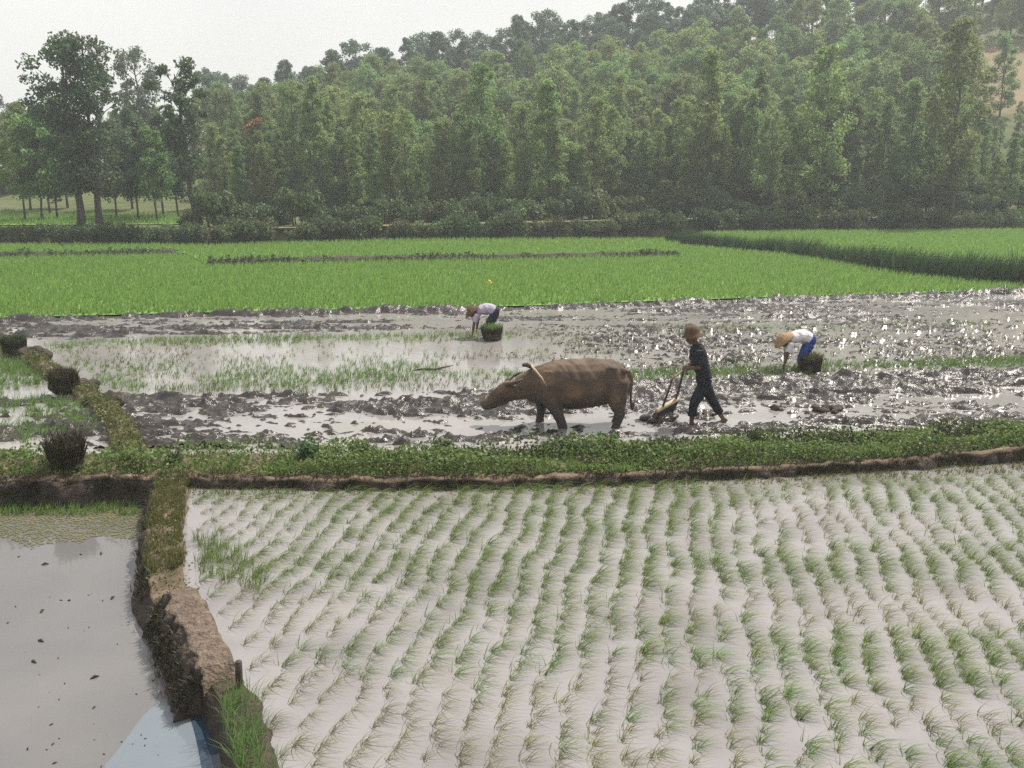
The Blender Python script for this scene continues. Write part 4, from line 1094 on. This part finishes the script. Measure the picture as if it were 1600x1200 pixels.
p1 = planter("planter in lilac shirt and dark trousers bent double near the far mud", 757, 527, 68, M["cloth_lilac"], M["cloth_navy"], M["straw_dark"])

# ------------------------------------------------------------------ baskets of seedlings
def bundle(px, py, w, h, label, rz=0.0, flare=1.3, blademat="grass_dark", z=0.0, tips="rice", tipn=30):
    """a rough sheaf of uprooted seedlings standing on its muddy roots"""
    p = G(px, py, z); root = empty("seedling_bundle", (p.x, p.y, z - .02), (0, 0, rz)); tag(root, label, "bundle")
    rg = np.random.default_rng(int(px) + 3)
    parts = [ball((w * .28 * math.cos(k * 1.05) + rg.normal() * .02, w * .28 * math.sin(k * 1.05) + rg.normal() * .02, h * rg.uniform(.12, .4)), (w * rg.uniform(.2, .3), w * rg.uniform(.2, .3), h * rg.uniform(.22, .34)), 8, 6) for k in range(7)]
    parts.append(loft([(0, 0, 0), (0, 0, h * .4), (0, 0, h * .8)], [w * .36, w * .42, w * .40 * flare], 12))
    ball_ = link("root_ball", fused(parts, w * .045, 1, "roots"), M["basket"], root)
    n = 230; a = rg.random(n) * 6.283; hz_ = rg.uniform(0, .55, n) * h; r = w * .5 * (.62 + .25 * rg.random(n) + .45 * hz_ / h)
    B = np.column_stack([r * np.cos(a), r * np.sin(a), hz_])
    V, F = blades(B, h * .5, .014, (0, 0), .18, 3, rg, .02); V2 = V
    # blades splay outwards from the sheaf's axis
    c = np.repeat(np.repeat(B, 3, 0), 6, 0); k = np.clip((V2[:, 2:3] - c[:, 2:3]) / (h * .55), 0, 1.2)
    V2[:, :2] += c[:, :2] / (w * .5) * k * w * .5 * (flare - 1.0)
    link("outer_blades", np_mesh("blades", V2, F), M["basket_leaf"], root)
    n = tipn * 3; a = rg.random(n) * 6.283; r = np.sqrt(rg.random(n)) * w * .5 * flare * .85
    V, F = blades(np.column_stack([r * np.cos(a), r * np.sin(a), np.full(n, h * .72)]), h * .42, .013, (.1, 0), .8, 5, rg, .02)
    link("tips", np_mesh("tips", V, F), M[tips], root)
    mb = MB(); R = w * .47; m = 22
    mb.add(*loft([(R * math.cos(2 * math.pi * k / m), R * math.sin(2 * math.pi * k / m), h * .42 + .01 * math.sin(k)) for k in range(m + 1)], [.012] * (m + 1), 6, (0, 0, 1))); link("tie", mb.mesh("tie"), M["straw_dark"], ball_)
bundle(1267, 582, .40, .40, "dark bundle of seedlings standing behind the planter in white", 0, 1.1, tips="grass_olive", tipn=20)
bundle(769, 531, .46, .40, "dark bundle with bright green tips beside the planter in lilac", 0, 1.1, tips="rice", tipn=24)
bundle(106, 736, .42, .52, "flared dark bundle standing where the left paddy meets the long bund", 0, 1.4, z=.06, tips="basket_leaf", tipn=30)
bundle(102, 613, .50, .44, "dark bundle half way along the curved bund", 0, 1.1, z=.05, tips="basket_leaf", tipn=30)
bundle(24, 556, .46, .46, "dark bundle at the far end of the curved bund", 0, 1.15, z=.03, tips="grass_dark", tipn=30)

# lumps of earth dumped beside the bundles
def earth(px, py, r, label, seed, z=.05):
    p = G(px, py, z); rg = np.random.default_rng(seed)
    parts = [ball((rg.normal() * r * .7, rg.normal() * r * .35, rg.random() * r * .5), (r * rg.uniform(.3, .6), r * rg.uniform(.3, .6), r * rg.uniform(.25, .45)), 8, 6) for _ in range(12)]
    tag(link("earth_heap", fused(parts, max(.012, r * .07), 1, "heap"), M["darkbank"], None, (p.x, p.y, z)), label, "earth heap")
earth(136, 606, .26, "crumbly earth heap right of the middle bundle on the curved bund", 51)
earth(50, 556, .30, "low dark earth heap right of the farthest bundle on the curved bund", 52)
earth(166, 632, .18, "small earth lump lower down the curved bund", 53)
earth(1215, 640, .11, "dark mud ridge lump on the ploughed strip right of the ploughman", 54, 0)
earth(1290, 642, .16, "largest dark mud lump on the ploughed strip below the planter in white", 55, 0)
earth(1105, 650, .09, "small mud lump between the ploughman's feet", 56, 0)

# small single things
p = G(676, 579); mb = MB()
mb.add(*loft([(-.42, 0, .0), (-.2, .03, .03), (.05, -.02, .03), (.25, .06, .06), (.42, .10, .09)], [.012, .02, .026, .018, .008], 7))
mb.add(*loft([(.05, -.02, .03), (.16, -.10, .05), (.26, -.14, .03)], [.016, .012, .006], 6))
tag(link("branch", mb.mesh("branch"), M["wood_dark"], None, p), "dark crooked branch lying in the water above the buffalo's head", "branch")
p = G(1141, 567); tag(link("weed_clump", clump_mesh(330, 40, .14, .02, (.2, 0), 1.0, .16), M["grass_dark"], None, p), "dark green weed clump between ploughman and the planter in white", "weed")
p = G(765, 460, .06); fl = empty("yellow_flower", p); tag(fl, "single yellow flower standing in the bright green rice", "flower")
mb = MB(); mb.add(*loft([(0, 0, 0), (.01, 0, .2), (0, 0, .40)], [.008, .007, .006], 5)); link("stalk", mb.mesh("stalk"), M["rice"], fl)
V, F = leaf_cloud(np.random.default_rng(9).normal(size=(26, 3)) * .025 + np.array([0, 0, .40]), .07, .7, 0, np.random.default_rng(9)); link("petals", np_mesh("petals", V, F), M["yellow"], fl)
Y = 59.5; x = XAT(394, Y, 6); zc = ZAT(193, Y); br = empty("withered_branch", (x, Y, zc)); tag(br, "withered orange branch hanging in the forest's left front", "branch")
rg = np.random.default_rng(77); t = rg.random((170, 1)) - .5
V, F = leaf_cloud(np.concatenate([t * .95, rg.normal(size=(170, 1)) * .10, t * .62], 1) + rg.normal(size=(170, 3)) * .07, .15, .5, 0, rg); link("leaves", np_mesh("leaves", V, F), M["orange_leaf"], br)
mb = MB(); mb.add(*loft([(-.6, 0, -.38), (0, 0, .0), (.5, .2, .3), (.9, .8, .2)], [.012, .02, .025, .03], 6)); link("twig", mb.mesh("twig"), M["bark"], br)
# wooden stake at the end of the bare dike
p = G(374, 1066, .0); mb = MB(); mb.add(*loft([(0, 0, -.4), (0, 0, .05), (.005, 0, .19), (.005, 0, .2)], [.03, .032, .03, .02], 8)); tag(link("stake", mb.mesh("stake"), M["wood_dark"], None, p), "short dark stake at the end of the bare mud dike", "stake")

# ------------------------------------------------------------------ haze
mb = MB(); mb.add(*box((0, 570, 20.5), (705, 640, 23.5))); hz = link("haze", mb.mesh("haze", False))
m, n, l, out = new_mat("haze_air"); v = n.new("ShaderNodeVolumePrincipled")
v.inputs["Color"].default_value = (.90, .96, 1.0, 1); v.inputs["Density"].default_value = .0014; v.inputs["Anisotropy"].default_value = .25
l.new(v.outputs["Volume"], out.inputs["Volume"]); hz.data.materials.append(m)
tag(hz, "thin pale haze softening the far wooded hill", "haze", kind="stuff")
